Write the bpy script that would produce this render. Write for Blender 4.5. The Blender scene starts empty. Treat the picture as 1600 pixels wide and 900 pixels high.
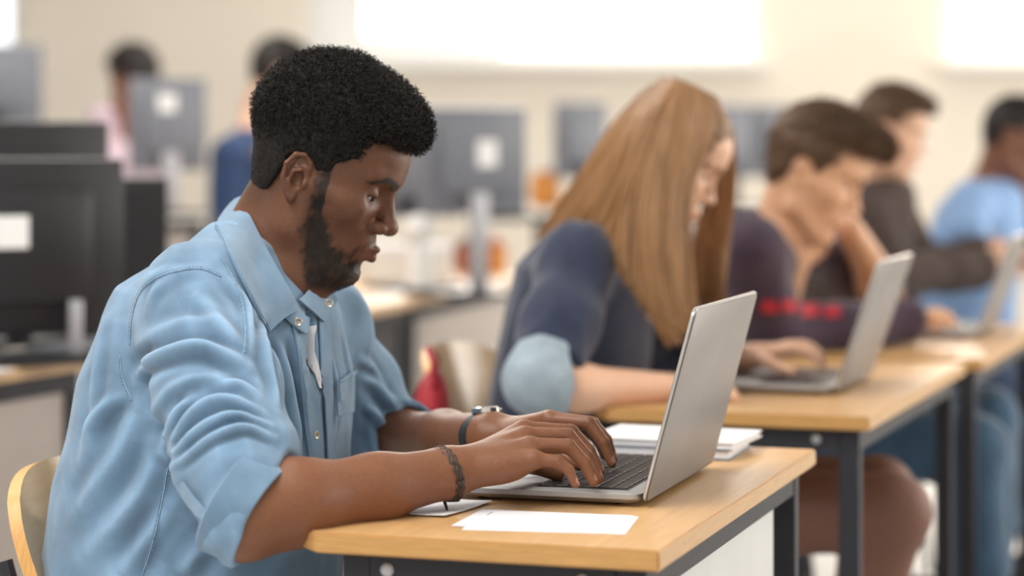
import bpy, bmesh, math, random
import numpy as np
from mathutils import Vector, Matrix
R = math.radians
random.seed(7)
rng = np.random.default_rng(11)
scene = bpy.context.scene
COL = scene.collection
# ------------------------------------------------------------------ camera, world, light
F, HZ, CAMZ = 3600.0, 250.0, 1.137          # focal length in pixels of the 1600x900 frame, horizon row, eye height
cd = bpy.data.cameras.new('camera'); cam = bpy.data.objects.new('camera', cd); COL.objects.link(cam)
cam.location = (0, 0, CAMZ); cam.rotation_euler = (R(90), 0, 0)
cd.sensor_width = 36; cd.lens = 36 * F / 1600; cd.shift_y = -(450 - HZ) / 1600
cd.clip_start = .05; cd.clip_end = 200
cd.dof.use_dof = True; cd.dof.focus_distance = 2.63; cd.dof.aperture_fstop = 2.3
scene.camera = cam
w = bpy.data.worlds.new('sky'); scene.world = w; w.use_nodes = True
bg = w.node_tree.nodes['Background']; bg.inputs[0].default_value = (.93, .97, 1, 1); bg.inputs[1].default_value = 3.0
def area(name, loc, rot, sx, sy, power, col):
    l = bpy.data.lights.new(name, 'AREA'); l.shape = 'RECTANGLE'; l.size = sx; l.size_y = sy; l.energy = power; l.color = col
    o = bpy.data.objects.new(name, l); COL.objects.link(o); o.location = loc; o.rotation_euler = rot; return o
area('daylight_back_window', (.12, 14.45, 2.55), (R(-90), 0, 0), 2.7, 1.6, 240, (1, .93, .82))
area('daylight_back_window_right', (3.9, 14.45, 2.55), (R(-90), 0, 0), 2.5, 1.6, 260, (1, .88, .72))
area('ceiling_lamp_front', (-1.3, 1.1, 3.3), (0, 0, 0), 1.3, 3.2, 175, (1, .97, .93))
area('ceiling_lamp_rear', (-1.3, 6.5, 3.3), (0, 0, 0), 1.3, 6, 190, (1, .96, .91))
area('daylight_side_window', (6.3, 6.5, 2.1), (0, R(80), 0), 2.0, 7.0, 360, (1, .93, .84))
vs = scene.view_settings
vs.view_transform = 'Standard'; vs.look = 'None'; vs.gamma = 1; vs.use_curve_mapping = False; vs.exposure = -.38

def P(x, y, d):                              # a pixel of the photograph at depth d -> a point of the place
    return Vector(((x - 800) * d / F, d, CAMZ - (y - HZ) * d / F))
# ------------------------------------------------------------------ materials
MATS = {}
def mat(name, col, rough=.5, metal=0, var=.0, scale=20, stretch=(1, 1, 1), bump=0, bscale=None, spec=.5, sss=0, vcol=False, sheen=0, col2=None, coat=0):
    m = bpy.data.materials.new(name); m.use_nodes = True; nt = m.node_tree; N = nt.nodes; L = nt.links
    b = N['Principled BSDF']; b.inputs['Roughness'].default_value = rough; b.inputs['Metallic'].default_value = metal
    b.inputs['Specular IOR Level'].default_value = spec
    b.inputs['Base Color'].default_value = (*col, 1)
    if coat: b.inputs['Coat Weight'].default_value = coat; b.inputs['Coat Roughness'].default_value = .12
    if sheen: b.inputs['Sheen Weight'].default_value = sheen
    if sss:
        b.inputs['Subsurface Weight'].default_value = sss; b.inputs['Subsurface Radius'].default_value = (1, .4, .25); b.inputs['Subsurface Scale'].default_value = .006
    tc = N.new('ShaderNodeTexCoord'); mp = N.new('ShaderNodeMapping'); mp.inputs['Scale'].default_value = stretch
    L.new(tc.outputs['Object'], mp.inputs[0])
    src = None
    if vcol:
        a = N.new('ShaderNodeAttribute'); a.attribute_name = 'tint'; src = a.outputs['Color']
    if var or col2:
        n = N.new('ShaderNodeTexNoise'); n.inputs['Scale'].default_value = scale; n.inputs['Detail'].default_value = 5; n.inputs['Roughness'].default_value = .6
        L.new(mp.outputs[0], n.inputs['Vector'])
        mx = N.new('ShaderNodeMix'); mx.data_type = 'RGBA'
        rp = N.new('ShaderNodeMapRange'); rp.inputs[1].default_value = .3; rp.inputs[2].default_value = .7
        L.new(n.outputs['Fac'], rp.inputs[0])
        if vcol:
            mx.blend_type = 'MULTIPLY'; mx.inputs[0].default_value = 1
            r2 = N.new('ShaderNodeMapRange'); r2.inputs[1].default_value = .3; r2.inputs[2].default_value = .7; r2.inputs[3].default_value = 1 - var; r2.inputs[4].default_value = 1 + var
            L.new(n.outputs['Fac'], r2.inputs[0])
            cmb = N.new('ShaderNodeCombineColor')
            for i in range(3): L.new(r2.outputs[0], cmb.inputs[i])
            L.new(src, mx.inputs[6]); L.new(cmb.outputs[0], mx.inputs[7])
        else:
            c2 = col2 if col2 else tuple(min(1, c * (1 + var)) for c in col); c1 = col if col2 else tuple(c * (1 - var) for c in col)
            mx.inputs[6].default_value = (*c1, 1); mx.inputs[7].default_value = (*c2, 1); L.new(rp.outputs[0], mx.inputs[0])
        src = mx.outputs[2]
    if src: L.new(src, b.inputs['Base Color'])
    if bump:
        n2 = N.new('ShaderNodeTexNoise'); n2.inputs['Scale'].default_value = bscale or scale; n2.inputs['Detail'].default_value = 4; L.new(mp.outputs[0], n2.inputs['Vector'])
        bp = N.new('ShaderNodeBump'); bp.inputs['Strength'].default_value = bump; bp.inputs['Distance'].default_value = .002; L.new(n2.outputs['Fac'], bp.inputs['Height']); L.new(bp.outputs[0], b.inputs['Normal'])
    MATS[name] = m; return m
def glass(name, tint=(1, 1, 1), gl=.08):
    m = bpy.data.materials.new(name); m.use_nodes = True; N = m.node_tree.nodes; L = m.node_tree.links; N.remove(N['Principled BSDF'])
    t = N.new('ShaderNodeBsdfTransparent'); t.inputs[0].default_value = (*tint, 1); g = N.new('ShaderNodeBsdfGlossy'); g.inputs['Roughness'].default_value = .03
    mx = N.new('ShaderNodeMixShader'); mx.inputs[0].default_value = gl; L.new(t.outputs[0], mx.inputs[1]); L.new(g.outputs[0], mx.inputs[2]); L.new(mx.outputs[0], N['Material Output'].inputs[0])
    MATS[name] = m; return m
mat('wall', (.78, .72, .64), .9, var=.02, scale=2, bump=.1, bscale=60)
mat('ceiling', (.8, .8, .78), .9, var=.02, scale=3)
mat('floor', (.62, .61, .60), .35, var=.06, scale=6)
mat('white_plastic', (.8, .8, .8), .4, var=.02, scale=8)
mat('beech_top', (.60, .355, .15), .33, spec=.9, var=.12, scale=9, stretch=(14, .8, 14), bump=.02, bscale=30)
mat('beech_edge', (.52, .29, .10), .35, var=.14, scale=7, stretch=(3, 3, 60))
mat('beech_side', (.52, .29, .10), .35, var=.14, scale=7, stretch=(3, 3, 60))
mat('ply', (.60, .40, .21), .22, var=.1, scale=8, stretch=(1, 1, 8), spec=.6)
mat('ply_edge', (.62, .33, .10), .4, var=.12, scale=9, stretch=(30, 4, 4))
mat('steel_dark', (.026, .027, .034), .6, var=.1, scale=30, spec=.3)
mat('panel_grey', (.62, .63, .62), .6, var=.05, scale=6)
mat('panel_beige', (.42, .37, .34), .6, var=.05, scale=4)
mat('alu', (.18, .165, .16), .42, metal=.7, var=.02, scale=40)
mat('alu_base', (.42, .42, .43), .42, metal=.7, var=.02, scale=40)
mat('alu_rim', (.55, .54, .53), .3, metal=.8)
mat('rubber', (.012, .012, .014), .6, var=.1)
mat('key', (.03, .031, .035), .3, var=.1, scale=60)
mat('key_print', (.55, .55, .55), .5)
mat('screen', (.015, .016, .02), .15)
mat('paper', (.76, .76, .79), .75, var=.015, scale=30)
mat('ink', (.25, .25, .28), .8)
mat('black_plastic', (.014, .014, .017), .38, var=.15, scale=20)
mat('grey_plastic', (.16, .17, .20), .45, var=.05, scale=10)
mat('silver_plastic', (.42, .42, .45), .35, metal=.3)
mat('label_white', (.8, .8, .8), .6, var=.03)
mat('chrome', (.7, .7, .7), .2, metal=1)
glass('window_glass')
# ------------------------------------------------------------------ mesh helpers
def rotz(a): return Matrix.Rotation(a, 4, 'Z')
class MB:
    def __init__(s): s.v = []; s.f = []
    def add(s, vs, fs, M=None):
        o = len(s.v)
        for p in vs: s.v.append(tuple(M @ Vector(p)) if M is not None else tuple(p))
        for f in fs: s.f.append(tuple(o + i for i in f))
        return s
    def box(s, a, b, M=None, bev=0, seg=2):
        bm = bmesh.new(); bmesh.ops.create_cube(bm, size=1)
        for v in bm.verts: v.co = Vector([(a[i] + b[i]) / 2 + v.co[i] * (b[i] - a[i]) for i in range(3)])
        if bev: bmesh.ops.bevel(bm, geom=bm.edges[:], offset=bev, segments=seg, affect='EDGES', profile=.5)
        bm.verts.index_update()
        s.add([v.co[:] for v in bm.verts], [[v.index for v in f.verts] for f in bm.faces], M); bm.free(); return s
    def tube(s, pts, r, n=8, M=None, cap=True, closed=False):
        pts = [Vector(p) for p in pts]; m = len(pts); rs = r if isinstance(r, (list, tuple, np.ndarray)) else [r] * m
        vs, fs = [], []; up = None
        for i, p in enumerate(pts):
            if closed: t = (pts[(i + 1) % m] - pts[i - 1])
            else: t = pts[min(i + 1, m - 1)] - pts[max(i - 1, 0)]
            t.normalize()
            if up is None: up = t.orthogonal().normalized()
            up = (up - t * up.dot(t)).normalized(); sd = t.cross(up)
            for k in range(n):
                a = 2 * math.pi * k / n; vs.append(p + (up * math.cos(a) + sd * math.sin(a)) * rs[i])
        for i in range(m if closed else m - 1):
            for k in range(n):
                j = (i + 1) % m
                fs.append((i * n + k, i * n + (k + 1) % n, j * n + (k + 1) % n, j * n + k))
        if cap and not closed: fs += [tuple(range(n))[::-1], tuple(range((m - 1) * n, m * n))]
        return s.add(vs, fs, M)
    def prism(s, poly, z0, z1, M=None):
        n = len(poly); vs = [(p[0], p[1], z0) for p in poly] + [(p[0], p[1], z1) for p in poly]
        return s.add(vs, [tuple(range(n))[::-1], tuple(range(n, 2 * n))] + [(i, (i + 1) % n, n + (i + 1) % n, n + i) for i in range(n)], M)
    def lathe(s, prof, n=20, M=None):
        vs, fs = [], []
        for (r, z) in prof:
            for k in range(n): a = 2 * math.pi * k / n; vs.append((r * math.cos(a), r * math.sin(a), z))
        for i in range(len(prof) - 1):
            for k in range(n): fs.append((i * n + k, i * n + (k + 1) % n, (i + 1) * n + (k + 1) % n, (i + 1) * n + k))
        fs += [tuple(range(n))[::-1], tuple(range((len(prof) - 1) * n, len(prof) * n))]
        return s.add(vs, fs, M)
    def sheet(s, grid, th, M=None):          # grid[i][j] of points, thickened
        g = np.array(grid, float); ni, nj = g.shape[:2]
        du = np.gradient(g, axis=0); dv = np.gradient(g, axis=1); n = np.cross(du, dv); n /= np.linalg.norm(n, axis=2, keepdims=True) + 1e-12
        a = (g + n * th / 2).reshape(-1, 3); b = (g - n * th / 2).reshape(-1, 3); k = ni * nj; fs = []
        I = lambda i, j: i * nj + j
        for i in range(ni - 1):
            for j in range(nj - 1):
                q = (I(i, j), I(i + 1, j), I(i + 1, j + 1), I(i, j + 1)); fs.append(q); fs.append(tuple(k + x for x in q[::-1]))
        ring = [I(i, 0) for i in range(ni)] + [I(ni - 1, j) for j in range(1, nj)] + [I(i, nj - 1) for i in range(ni - 2, -1, -1)] + [I(0, j) for j in range(nj - 2, 0, -1)]
        for i in range(len(ring)):
            p, q = ring[i], ring[(i + 1) % len(ring)]; fs.append((q, p, k + p, k + q))
        return s.add(list(a) + list(b), fs, M)
    def build(s, name, m, parent=None, smooth=False):
        me = bpy.data.meshes.new(name); me.from_pydata(s.v, [], s.f); me.update()
        return link(name, me, m, parent, smooth)
def link(name, me, m, parent=None, smooth=False):
    o = bpy.data.objects.new(name, me); COL.objects.link(o)
    if me is not None and m is not None and not me.materials: me.materials.append(MATS[m] if isinstance(m, str) else m)
    if parent: o.parent = parent
    if smooth:
        me.polygons.foreach_set('use_smooth', [True] * len(me.polygons))
        if smooth != 'all':
            try: me.set_sharp_from_angle(angle=R(38))
            except Exception: pass
    return o
def tag(o, label=None, cat=None, group=None, kind=None):
    for k, v in (('label', label), ('category', cat), ('group', group), ('kind', kind)):
        if v: o[k] = v
    return o
def thing(name, label, cat, loc=(0, 0, 0), rz=0, group=None):
    o = bpy.data.objects.new(name, None); COL.objects.link(o); o.location = loc; o.rotation_euler = (0, 0, rz); o.empty_display_size = .1
    return tag(o, label, cat, group)
def copy_tree(o, parent=None):
    c = o.copy(); COL.objects.link(c); c.parent = parent
    for ch in list(o.children): copy_tree(ch, c)
    return c
# ------------------------------------------------------------------ the room
WD = 14.2
def struct(name, mb, m): return tag(mb.build(name, m), kind='structure')
struct('floor', MB().box((-8, -3, -.1), (8, WD + .3, 0)), 'floor')
struct('ceiling', MB().box((-8, -3.2, 3.4), (8, WD + .3, 3.5)), 'ceiling')
struct('wall_left', MB().box((-8.2, -3.2, 0), (-8, WD + .3, 3.4)), 'wall')
SILL, TOP = 1.73, 3.25
wins = [(-6.0, -3.04), (-1.27, 1.52), (2.68, 5.4)]
wb = MB()
wb.box((-8, WD, 0), (8, WD + .25, SILL)); wb.box((-8, WD, TOP), (8, WD + .25, 3.4))
xs = [-8] + [x for p in wins for x in p] + [8]
for i in range(0, len(xs), 2): wb.box((xs[i], WD, SILL), (xs[i + 1], WD + .25, TOP))
struct('wall_back', wb, 'wall')
for k, (a, b) in enumerate(wins):
    wn = tag(bpy.data.objects.new('window_%d' % (k + 1), None), kind='structure'); COL.objects.link(wn); wn.location = (0, WD + .1, 0)
    fr = MB(); t = .06
    fr.box((a, -.05, SILL), (b, .05, SILL + t)); fr.box((a, -.05, TOP - t), (b, .05, TOP)); fr.box((a, -.05, SILL + t), (a + t, .05, TOP - t)); fr.box((b - t, -.05, SILL + t), (b, .05, TOP - t))
    fr.build('window_frame', 'white_plastic', wn)
    mull = [a + (b - a) * .42] if k == 1 else [a + (b - a) * .5]
    edges = [a + t] + mull + [b - t]
    for x in mull: MB().box((x - .045, -.06, SILL + t), (x + .045, .05, TOP - t)).build('mullion', 'white_plastic', wn)
    for i in range(len(edges) - 1):
        MB().box((edges[i], -.005, SILL + t), (edges[i + 1], .005, TOP - t)).build('pane', 'window_glass', wn)
    if k == 1:                               # the opening sash stands inside the first bay
        s = MB(); x0, x1 = a + .36, mull[0] - .03; z0 = SILL + .17
        s.box((a + t, -.07, SILL + t), (x1, -.0501, z0)); s.box((a + t, -.07, z0), (x0, -.0501, TOP - t)); s.build('sash', 'white_plastic', wn)
    MB().box((a - .05, -.32, SILL - .035), (b + .05, -.1001, SILL)).build('window_sill', 'white_plastic', wn)
# right-hand wall with its row of windows
rw = MB(); rw.box((6.6, -3, 0), (6.8, WD + .3, .95)); rw.box((6.6, -3, 3.1), (6.8, WD + .3, 3.4))
ys = [(-3, .4), (2.6, 3.0), (5.2, 5.6), (7.8, 8.2), (10.4, 10.8), (13, WD + .3)]
for a, b in ys: rw.box((6.6, a, .95), (6.8, b, 3.1))
struct('wall_right', rw, 'wall')
for i in range(5):
    a, b = ys[i][1], ys[i + 1][0]
    wn = tag(bpy.data.objects.new('window_%d' % (i + 4), None), kind='structure'); COL.objects.link(wn); wn.location = (6.7, 0, 0)
    fr = MB(); t = .06
    fr.box((-.05, a, .95), (.05, b, .95 + t)); fr.box((-.05, a, 3.1 - t), (.05, b, 3.1)); fr.box((-.05, a, .95 + t), (.05, a + t, 3.1 - t)); fr.box((-.05, b - t, .95 + t), (.05, b, 3.1 - t)); fr.box((-.05, (a + b) / 2 - .03, .95 + t), (.05, (a + b) / 2 + .03, 3.1 - t))
    fr.build('window_frame', 'white_plastic', wn)
    for p, q in ((a + t, (a + b) / 2 - .03), ((a + b) / 2 + .03, b - t)): MB().box((-.005, p, .95 + t), (.005, q, 3.1 - t)).build('pane', 'window_glass', wn)

fw_ = MB(); fw_.box((-8, -3.2, 0), (8, -3, 2.3)); fw_.box((-8, -3.2, 3.1), (8, -3, 3.4)); 
for a, b in ((-8, -6.5), (-2.6, -2.2), (2.2, 2.6), (6.2, 8)): fw_.box((a, -3.2, 2.3), (b, -3, 3.1))
struct('wall_front', fw_, 'wall')
# ------------------------------------------------------------------ school desks
def desk(corner, ang, dep, wid, label, panel=True):
    """corner = near right corner of the top; local x points away from the sitter, local y along the width"""
    A = R(ang); cx = Vector((math.cos(A), -math.sin(A), 0)); cy = Vector((math.sin(A), math.cos(A), 0))
    org = Vector((corner[0], corner[1], 0)) - cx * dep / 2 + cy * wid / 2
    t = thing('school_desk', label, 'desk', org, -A, 'school desks')
    hx, hy, th = dep / 2, wid / 2, .0215; c = .028
    top = MB(); poly = [(-hx + c, -hy), (hx, -hy), (hx, hy), (-hx + c, hy), (-hx, hy - c), (-hx, -hy + c)]
    bm = bmesh.new(); vs = [bm.verts.new((p[0], p[1], .75 - th)) for p in poly]; f = bm.faces.new(vs); r = bmesh.ops.extrude_face_region(bm, geom=[f])
    for v in [g for g in r['geom'] if isinstance(g, bmesh.types.BMVert)]: v.co.z = .75
    bmesh.ops.recalc_face_normals(bm, faces=bm.faces[:]); bmesh.ops.bevel(bm, geom=bm.edges[:], offset=.0022, segments=2, affect='EDGES')
    me = bpy.data.meshes.new('table_top'); bm.to_mesh(me); bm.free()
    o = link('table_top', me, 'beech_top', t, True)
    me.materials.append(MATS['beech_edge'])
    for pl in me.polygons:
        if abs(pl.normal.z) < .5: pl.material_index = 1
    z = .75 - th; s = .028; ix, iy = hx - .035, hy - .035
    for sx in (-1, 1):
        for sy in (-1, 1):
            x, y = sx * (ix if sx > 0 else ix - .03), sy * iy
            MB().box((x - s / 2 - .002, y - s / 2, .012), (x + s / 2 + .002, y + s / 2, z), bev=.003).build('leg', 'steel_dark', t)
            MB().box((x - s / 2 - .004, y - s / 2 - .002, 0), (x + s / 2 + .004, y + s / 2 + .002, .012)).build('foot_cap', 'rubber', t)
    for sy in (-1, 1):
        ra = MB().box((-ix + .03 + s / 2 + .002, sy * iy - s / 2, z - .034), (ix - s / 2 - .002, sy * iy + s / 2, z)).build('apron', 'steel_dark', t)
        for bx in (-ix + .065, ix - .05):
            MB().lathe([(.0075, 0), (.0075, .002), (.005, .0045), (.0, .005)], 12, Matrix.Translation((bx, sy * (iy + s / 2), z - .017)) @ Matrix.Rotation(R(-90 * sy), 4, 'X')).build('bolt', 'silver_plastic', ra, True)
    for x in (ix, -ix + .03): MB().box((x - s / 2, -iy + s / 2, z - .034), (x + s / 2, iy - s / 2, z)).build('apron', 'steel_dark', t)
    if panel: MB().box((ix - .011, -iy + s / 2 + .012, z - .26), (ix - .003, iy - s / 2 - .05, z - .0345)).build('modesty_panel', 'panel_grey', t)
    for sy in (-1, 1): MB().box((-ix + .03 + s / 2 + .002, sy * iy - s / 2, .12), (ix - s / 2 - .002, sy * iy + s / 2, .148)).build('stretcher', 'steel_dark', t)
    return t, org, A
c1 = P(1030, 861, .387 * F / 611); c2 = P(1358, 652, .387 * F / 402); c3 = P(1536, 562, .387 * F / 312)
d1 = desk(c1, 18, .396, .846, 'beech school desk in front of the man in the denim shirt')
d2 = desk(c2, 19.5, .44, .98, 'beech school desk where the girl with long hair types', False)
d3 = desk(c3, 19.5, .44, .98, 'beech school desk of the boy resting his head on his hand', False)
# ------------------------------------------------------------------ laptops
def laptop(hinge, ang, W, Dp, tilt, label, keys=True, z=.75):
    """hinge = near end of the hinge line; the user sits on local -x, width runs along local y"""
    A = R(ang); t = thing('laptop', label, 'laptop', (hinge.x, hinge.y, z), -A, 'open silver laptops')
    zb, zt = .004, .0155
    bs = MB(); poly = []
    rr = .012
    def rrect(x0, x1, y0, y1, r, n=4):
        o = []
        for (cx, cy, a0) in ((x1 - r, y0 + r, -90), (x1 - r, y1 - r, 0), (x0 + r, y1 - r, 90), (x0 + r, y0 + r, 180)):
            for k in range(n + 1): a = R(a0 + 90 * k / n); o.append((cx + r * math.cos(a), cy + r * math.sin(a)))
        return o
    n = len(rrect(0, 1, 0, 1, .1)); rings = [(0.006, zb), (0, zb + .005), (0, zt - .001), (.0012, zt)]
    vs, fs = [], []
    for ins, zz in rings: vs += [(x, y, zz) for x, y in rrect(-Dp + ins, -ins, ins, W - ins, rr)]
    for i in range(len(rings) - 1): fs += [(i * n + k, i * n + (k + 1) % n, (i + 1) * n + (k + 1) % n, (i + 1) * n + k) for k in range(n)]
    fs += [tuple(range(n))[::-1], tuple(range((len(rings) - 1) * n, len(rings) * n))]
    base = MB().add(vs, fs).build('base', 'alu_base', t, True)
    for y in (.03, W - .03):
        for x in (-Dp + .03, -.03): MB().lathe([(.006, 0), (.006, zb + .001)], 10, Matrix.Translation((x, y, 0))).build('rubber_foot', 'rubber', base)
    # keyboard: a sunken dark tray with single keys
    kx0, kx1, ky0, ky1 = -.125, -.022, .028, W - .028
    MB().box((kx0 - .003, ky0 - .003, zt - .0005), (kx1 + .003, ky1 + .003, zt + .0003)).build('keyboard_tray', 'rubber', base)
    MB().box((-Dp + .012, W / 2 - .05, zt - .0005), (kx0 - .012, W / 2 + .05, zt + .0002)).build('touchpad', 'alu', base)
    rows = 6; kh = (kx1 - kx0) / rows
    meshes = {}
    for r in range(rows):
        cnt = [14, 14, 14, 13, 12, 9][r]; wts = [1] * cnt
        if r == 1: wts[-1] = 1.6
        if r == 2: wts[0] = 1.4; wts[-1] = 1.2
        if r == 3: wts[0] = 1.7; wts[-1] = 1.8
        if r == 4: wts[0] = 2.2; wts[-1] = 2.3
        if r == 5: wts = [1.1, 1, 1, 1.2, 5.2, 1.2, 1, 1, 1.5]
        tot = sum(wts); yy = ky1
        for q in range(cnt):
            wk = (ky1 - ky0) * wts[q] / tot; key = (r, round(wk, 5)); x1 = kx1 - r * kh
            if key not in meshes:
                b = MB(); g = .0011; hh = kh * (.5 if r == 0 else 1)
                a0, a1, b0, b1 = -kh + g, -g, -wk + g, -g
                q0 = [(a0, b0), (a1, b0), (a1, b1), (a0, b1)]; i2 = .0009
                b.add([(x, y, 0) for x, y in q0] + [(x, y, .0012) for x, y in q0] + [(x + (i2 if x == a0 else -i2), y + (i2 if y == b0 else -i2), .0017) for x, y in q0],
                      [(0, 1, 5, 4), (1, 2, 6, 5), (2, 3, 7, 6), (3, 0, 4, 7), (4, 5, 9, 8), (5, 6, 10, 9), (6, 7, 11, 10), (7, 4, 8, 11), (8, 9, 10, 11)])
                me = bpy.data.meshes.new('key'); me.from_pydata(b.v, [], b.f); me.update(); me.materials.append(MATS['key']); meshes[key] = me
            if keys or True:
                o = bpy.data.objects.new('key', meshes[key]); COL.objects.link(o); o.parent = base; o.location = (x1, yy, zt + .0003)
            yy -= wk
    # lid
    lid = bpy.data.objects.new('lid', None)
    T = R(tilt); M = Matrix.Translation((.002, 0, zb + .003)) @ Matrix.Rotation(T, 4, 'Y')
    th = .0052; L = Dp + .003; r = .011
    prof = rrect(0.0, L, 0, W, r)      # (height, y)
    def ring(ins, x): return [(x, y, h) for h, y in rrect(ins, L - ins, ins, W - ins, r)]
    vs = ring(.0008, .0) + ring(0, .0008) + ring(0, th - .0016) + ring(.0016, th); fs = []
    for i in range(3): fs += [(i * n + k, i * n + (k + 1) % n, (i + 1) * n + (k + 1) % n, (i + 1) * n + k) for k in range(n)]
    fs += [tuple(range(n))[::-1], tuple(range(3 * n, 4 * n))]
    b = MB().add(vs, fs, M); me = bpy.data.meshes.new('lid'); me.from_pydata(b.v, [], b.f); me.update()
    lid = link('lid', me, 'alu', t, True); me.materials.append(MATS['alu_rim'])
    for i, pl in enumerate(me.polygons):
        if i < 2 * n: pl.material_index = 1
    MB().box((-.0006, .006, .012), (.0002, W - .006, L - .006), M).build('screen', 'screen', lid)
    MB().tube([(-.001, .03, zb + .005), (-.001, W - .03, zb + .005)], .0045, 10).build('hinge', 'rubber', t, True)
    return t
h1 = P(999, 794, .387 * F / 544)
laptop(h1, 17.2, .352, .222, 15.0, 'open silver laptop under the hands of the man in denim')
h2 = P(1299, 619, .387 * F / 369)
laptop(h2, 19, .335, .225, 19, 'open silver laptop on the desk of the girl with long hair', False)
h3 = P(1522, 531, .387 * F / 281)
laptop(h3, 19, .335, .225, 19, 'open silver laptop in front of the boy in the dark jumper', False)
# ------------------------------------------------------------------ sheets of paper
def paper(p, ang, a, b, z, label, group='loose paper sheets', curl=.0, name='paper_sheet', mt='paper', th=.0004, ink=False):
    g = [[(x, y, curl * ((x / a * 2) ** 2 + (y / b * 2) ** 2) * .5) for y in np.linspace(-b / 2, b / 2, 6)] for x in np.linspace(-a / 2, a / 2, 6)]
    o = MB().sheet(g, th).build(name, mt); o.location = (p.x, p.y, z + th / 2 + .0002); o.rotation_euler = (0, 0, -R(ang)); tag(o, label, 'paper', group)
    if ink:
        s = MB()
        for i, (y0, y1) in enumerate(ink): s.box((-a / 2 + .016 + .006 * i, y0, th / 2), (-a / 2 + .0175 + .006 * i, y1, th / 2 + .0001))
        s.build('print', 'ink', o)
    return o
def desk_pt(x, y, z=.75): d = (CAMZ - z) * F / (y - HZ); return P(x, y, d)
paper(desk_pt(862, 818), 10, .172, .118, .75, 'white paper sheet under another sheet beside the laptop')
paper(desk_pt(850, 815), 15, .172, .118, .7506, 'white printed paper sheet lying in front of the laptop', ink=[(.02, .045)])
paper(desk_pt(676, 794), 25, .09, .12, .75, 'white paper slip half under the man\'s wrist', curl=.003)
paper(desk_pt(965, 712), 12, .12, .16, .75, 'white paper sheet on the far side of the laptop')
# things on the shelf under the girl's desk
# ------------------------------------------------------------------ plywood chairs
def chair(org, ang, label, topz=.80):
    A = R(ang); t = thing('school_chair', label, 'chair', (org.x, org.y, 0), -A, 'bent plywood school chairs')
    g = []
    for i in range(11):                      # backrest: height
        h = i / 10; row = []
        for j in range(15):
            y = -1 + 2 * j / 14; hw = .19 * (1 - .10 * (abs(h - .45) * 2) ** 3)
            zz = .50 + (topz - .50) * h - .028 * (abs(y) ** 3.2) * (1 if h > .5 else -1) * abs(h - .5) * 2
            row.append((-.13 - .095 * h + .045 * y * y, y * hw, zz))
        g.append(row)
    bk = MB().sheet(g, .015).build('backrest', 'ply', t, True)
    bk.data.materials.append(MATS['ply_edge']); nf = len(bk.data.polygons); ne = 2 * (10 + 14)
    for i in range(nf - ne, nf): bk.data.polygons[i].material_index = 1
    g = [[(x, y * (.19 + .01 * math.sin((x + .2) * 6)), .452 + .012 * y * y - .03 * max(0, (x - .12) / .08) ** 2) for y in np.linspace(-1, 1, 11)] for x in np.linspace(-.2, .2, 11)]
    st = MB().sheet(g, .011).build('seat', 'ply', t, True); st.data.materials.append(MATS['ply_edge'])
    nf = len(st.data.polygons)
    for i in range(nf - 40, nf): st.data.polygons[i].material_index = 1
    for s in (-1, 1):
        MB().tube([(-.20, s * .16, .0), (-.17, s * .15, .42), (-.18, s * .15, .47), (-.178, s * .13, .55), (-.212, s * .13, .66)], .010, 8).build('rear_leg', 'steel_dark', t, True)
        MB().tube([(.21, s * .17, .0), (.16, s * .15, .435)], .010, 8).build('front_leg', 'steel_dark', t, True)
        MB().tube([(.16, s * .15, .434), (-.17, s * .15, .434)], .009, 8).build('seat_rail', 'steel_dark', t, True)
    MB().tube([(.16, -.15, .428), (.16, .15, .428)], .009, 8).build('cross_rail', 'steel_dark', t, True)
    return t
CH1 = P(20, 750, 2.64)
chair(Vector((-.362, 2.80, 0)), 18, 'bent plywood chair under the man in the denim shirt', .765)
chair(Vector((.085, 3.90, 0)), 19, 'bent plywood chair under the girl with long hair', .82)
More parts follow.
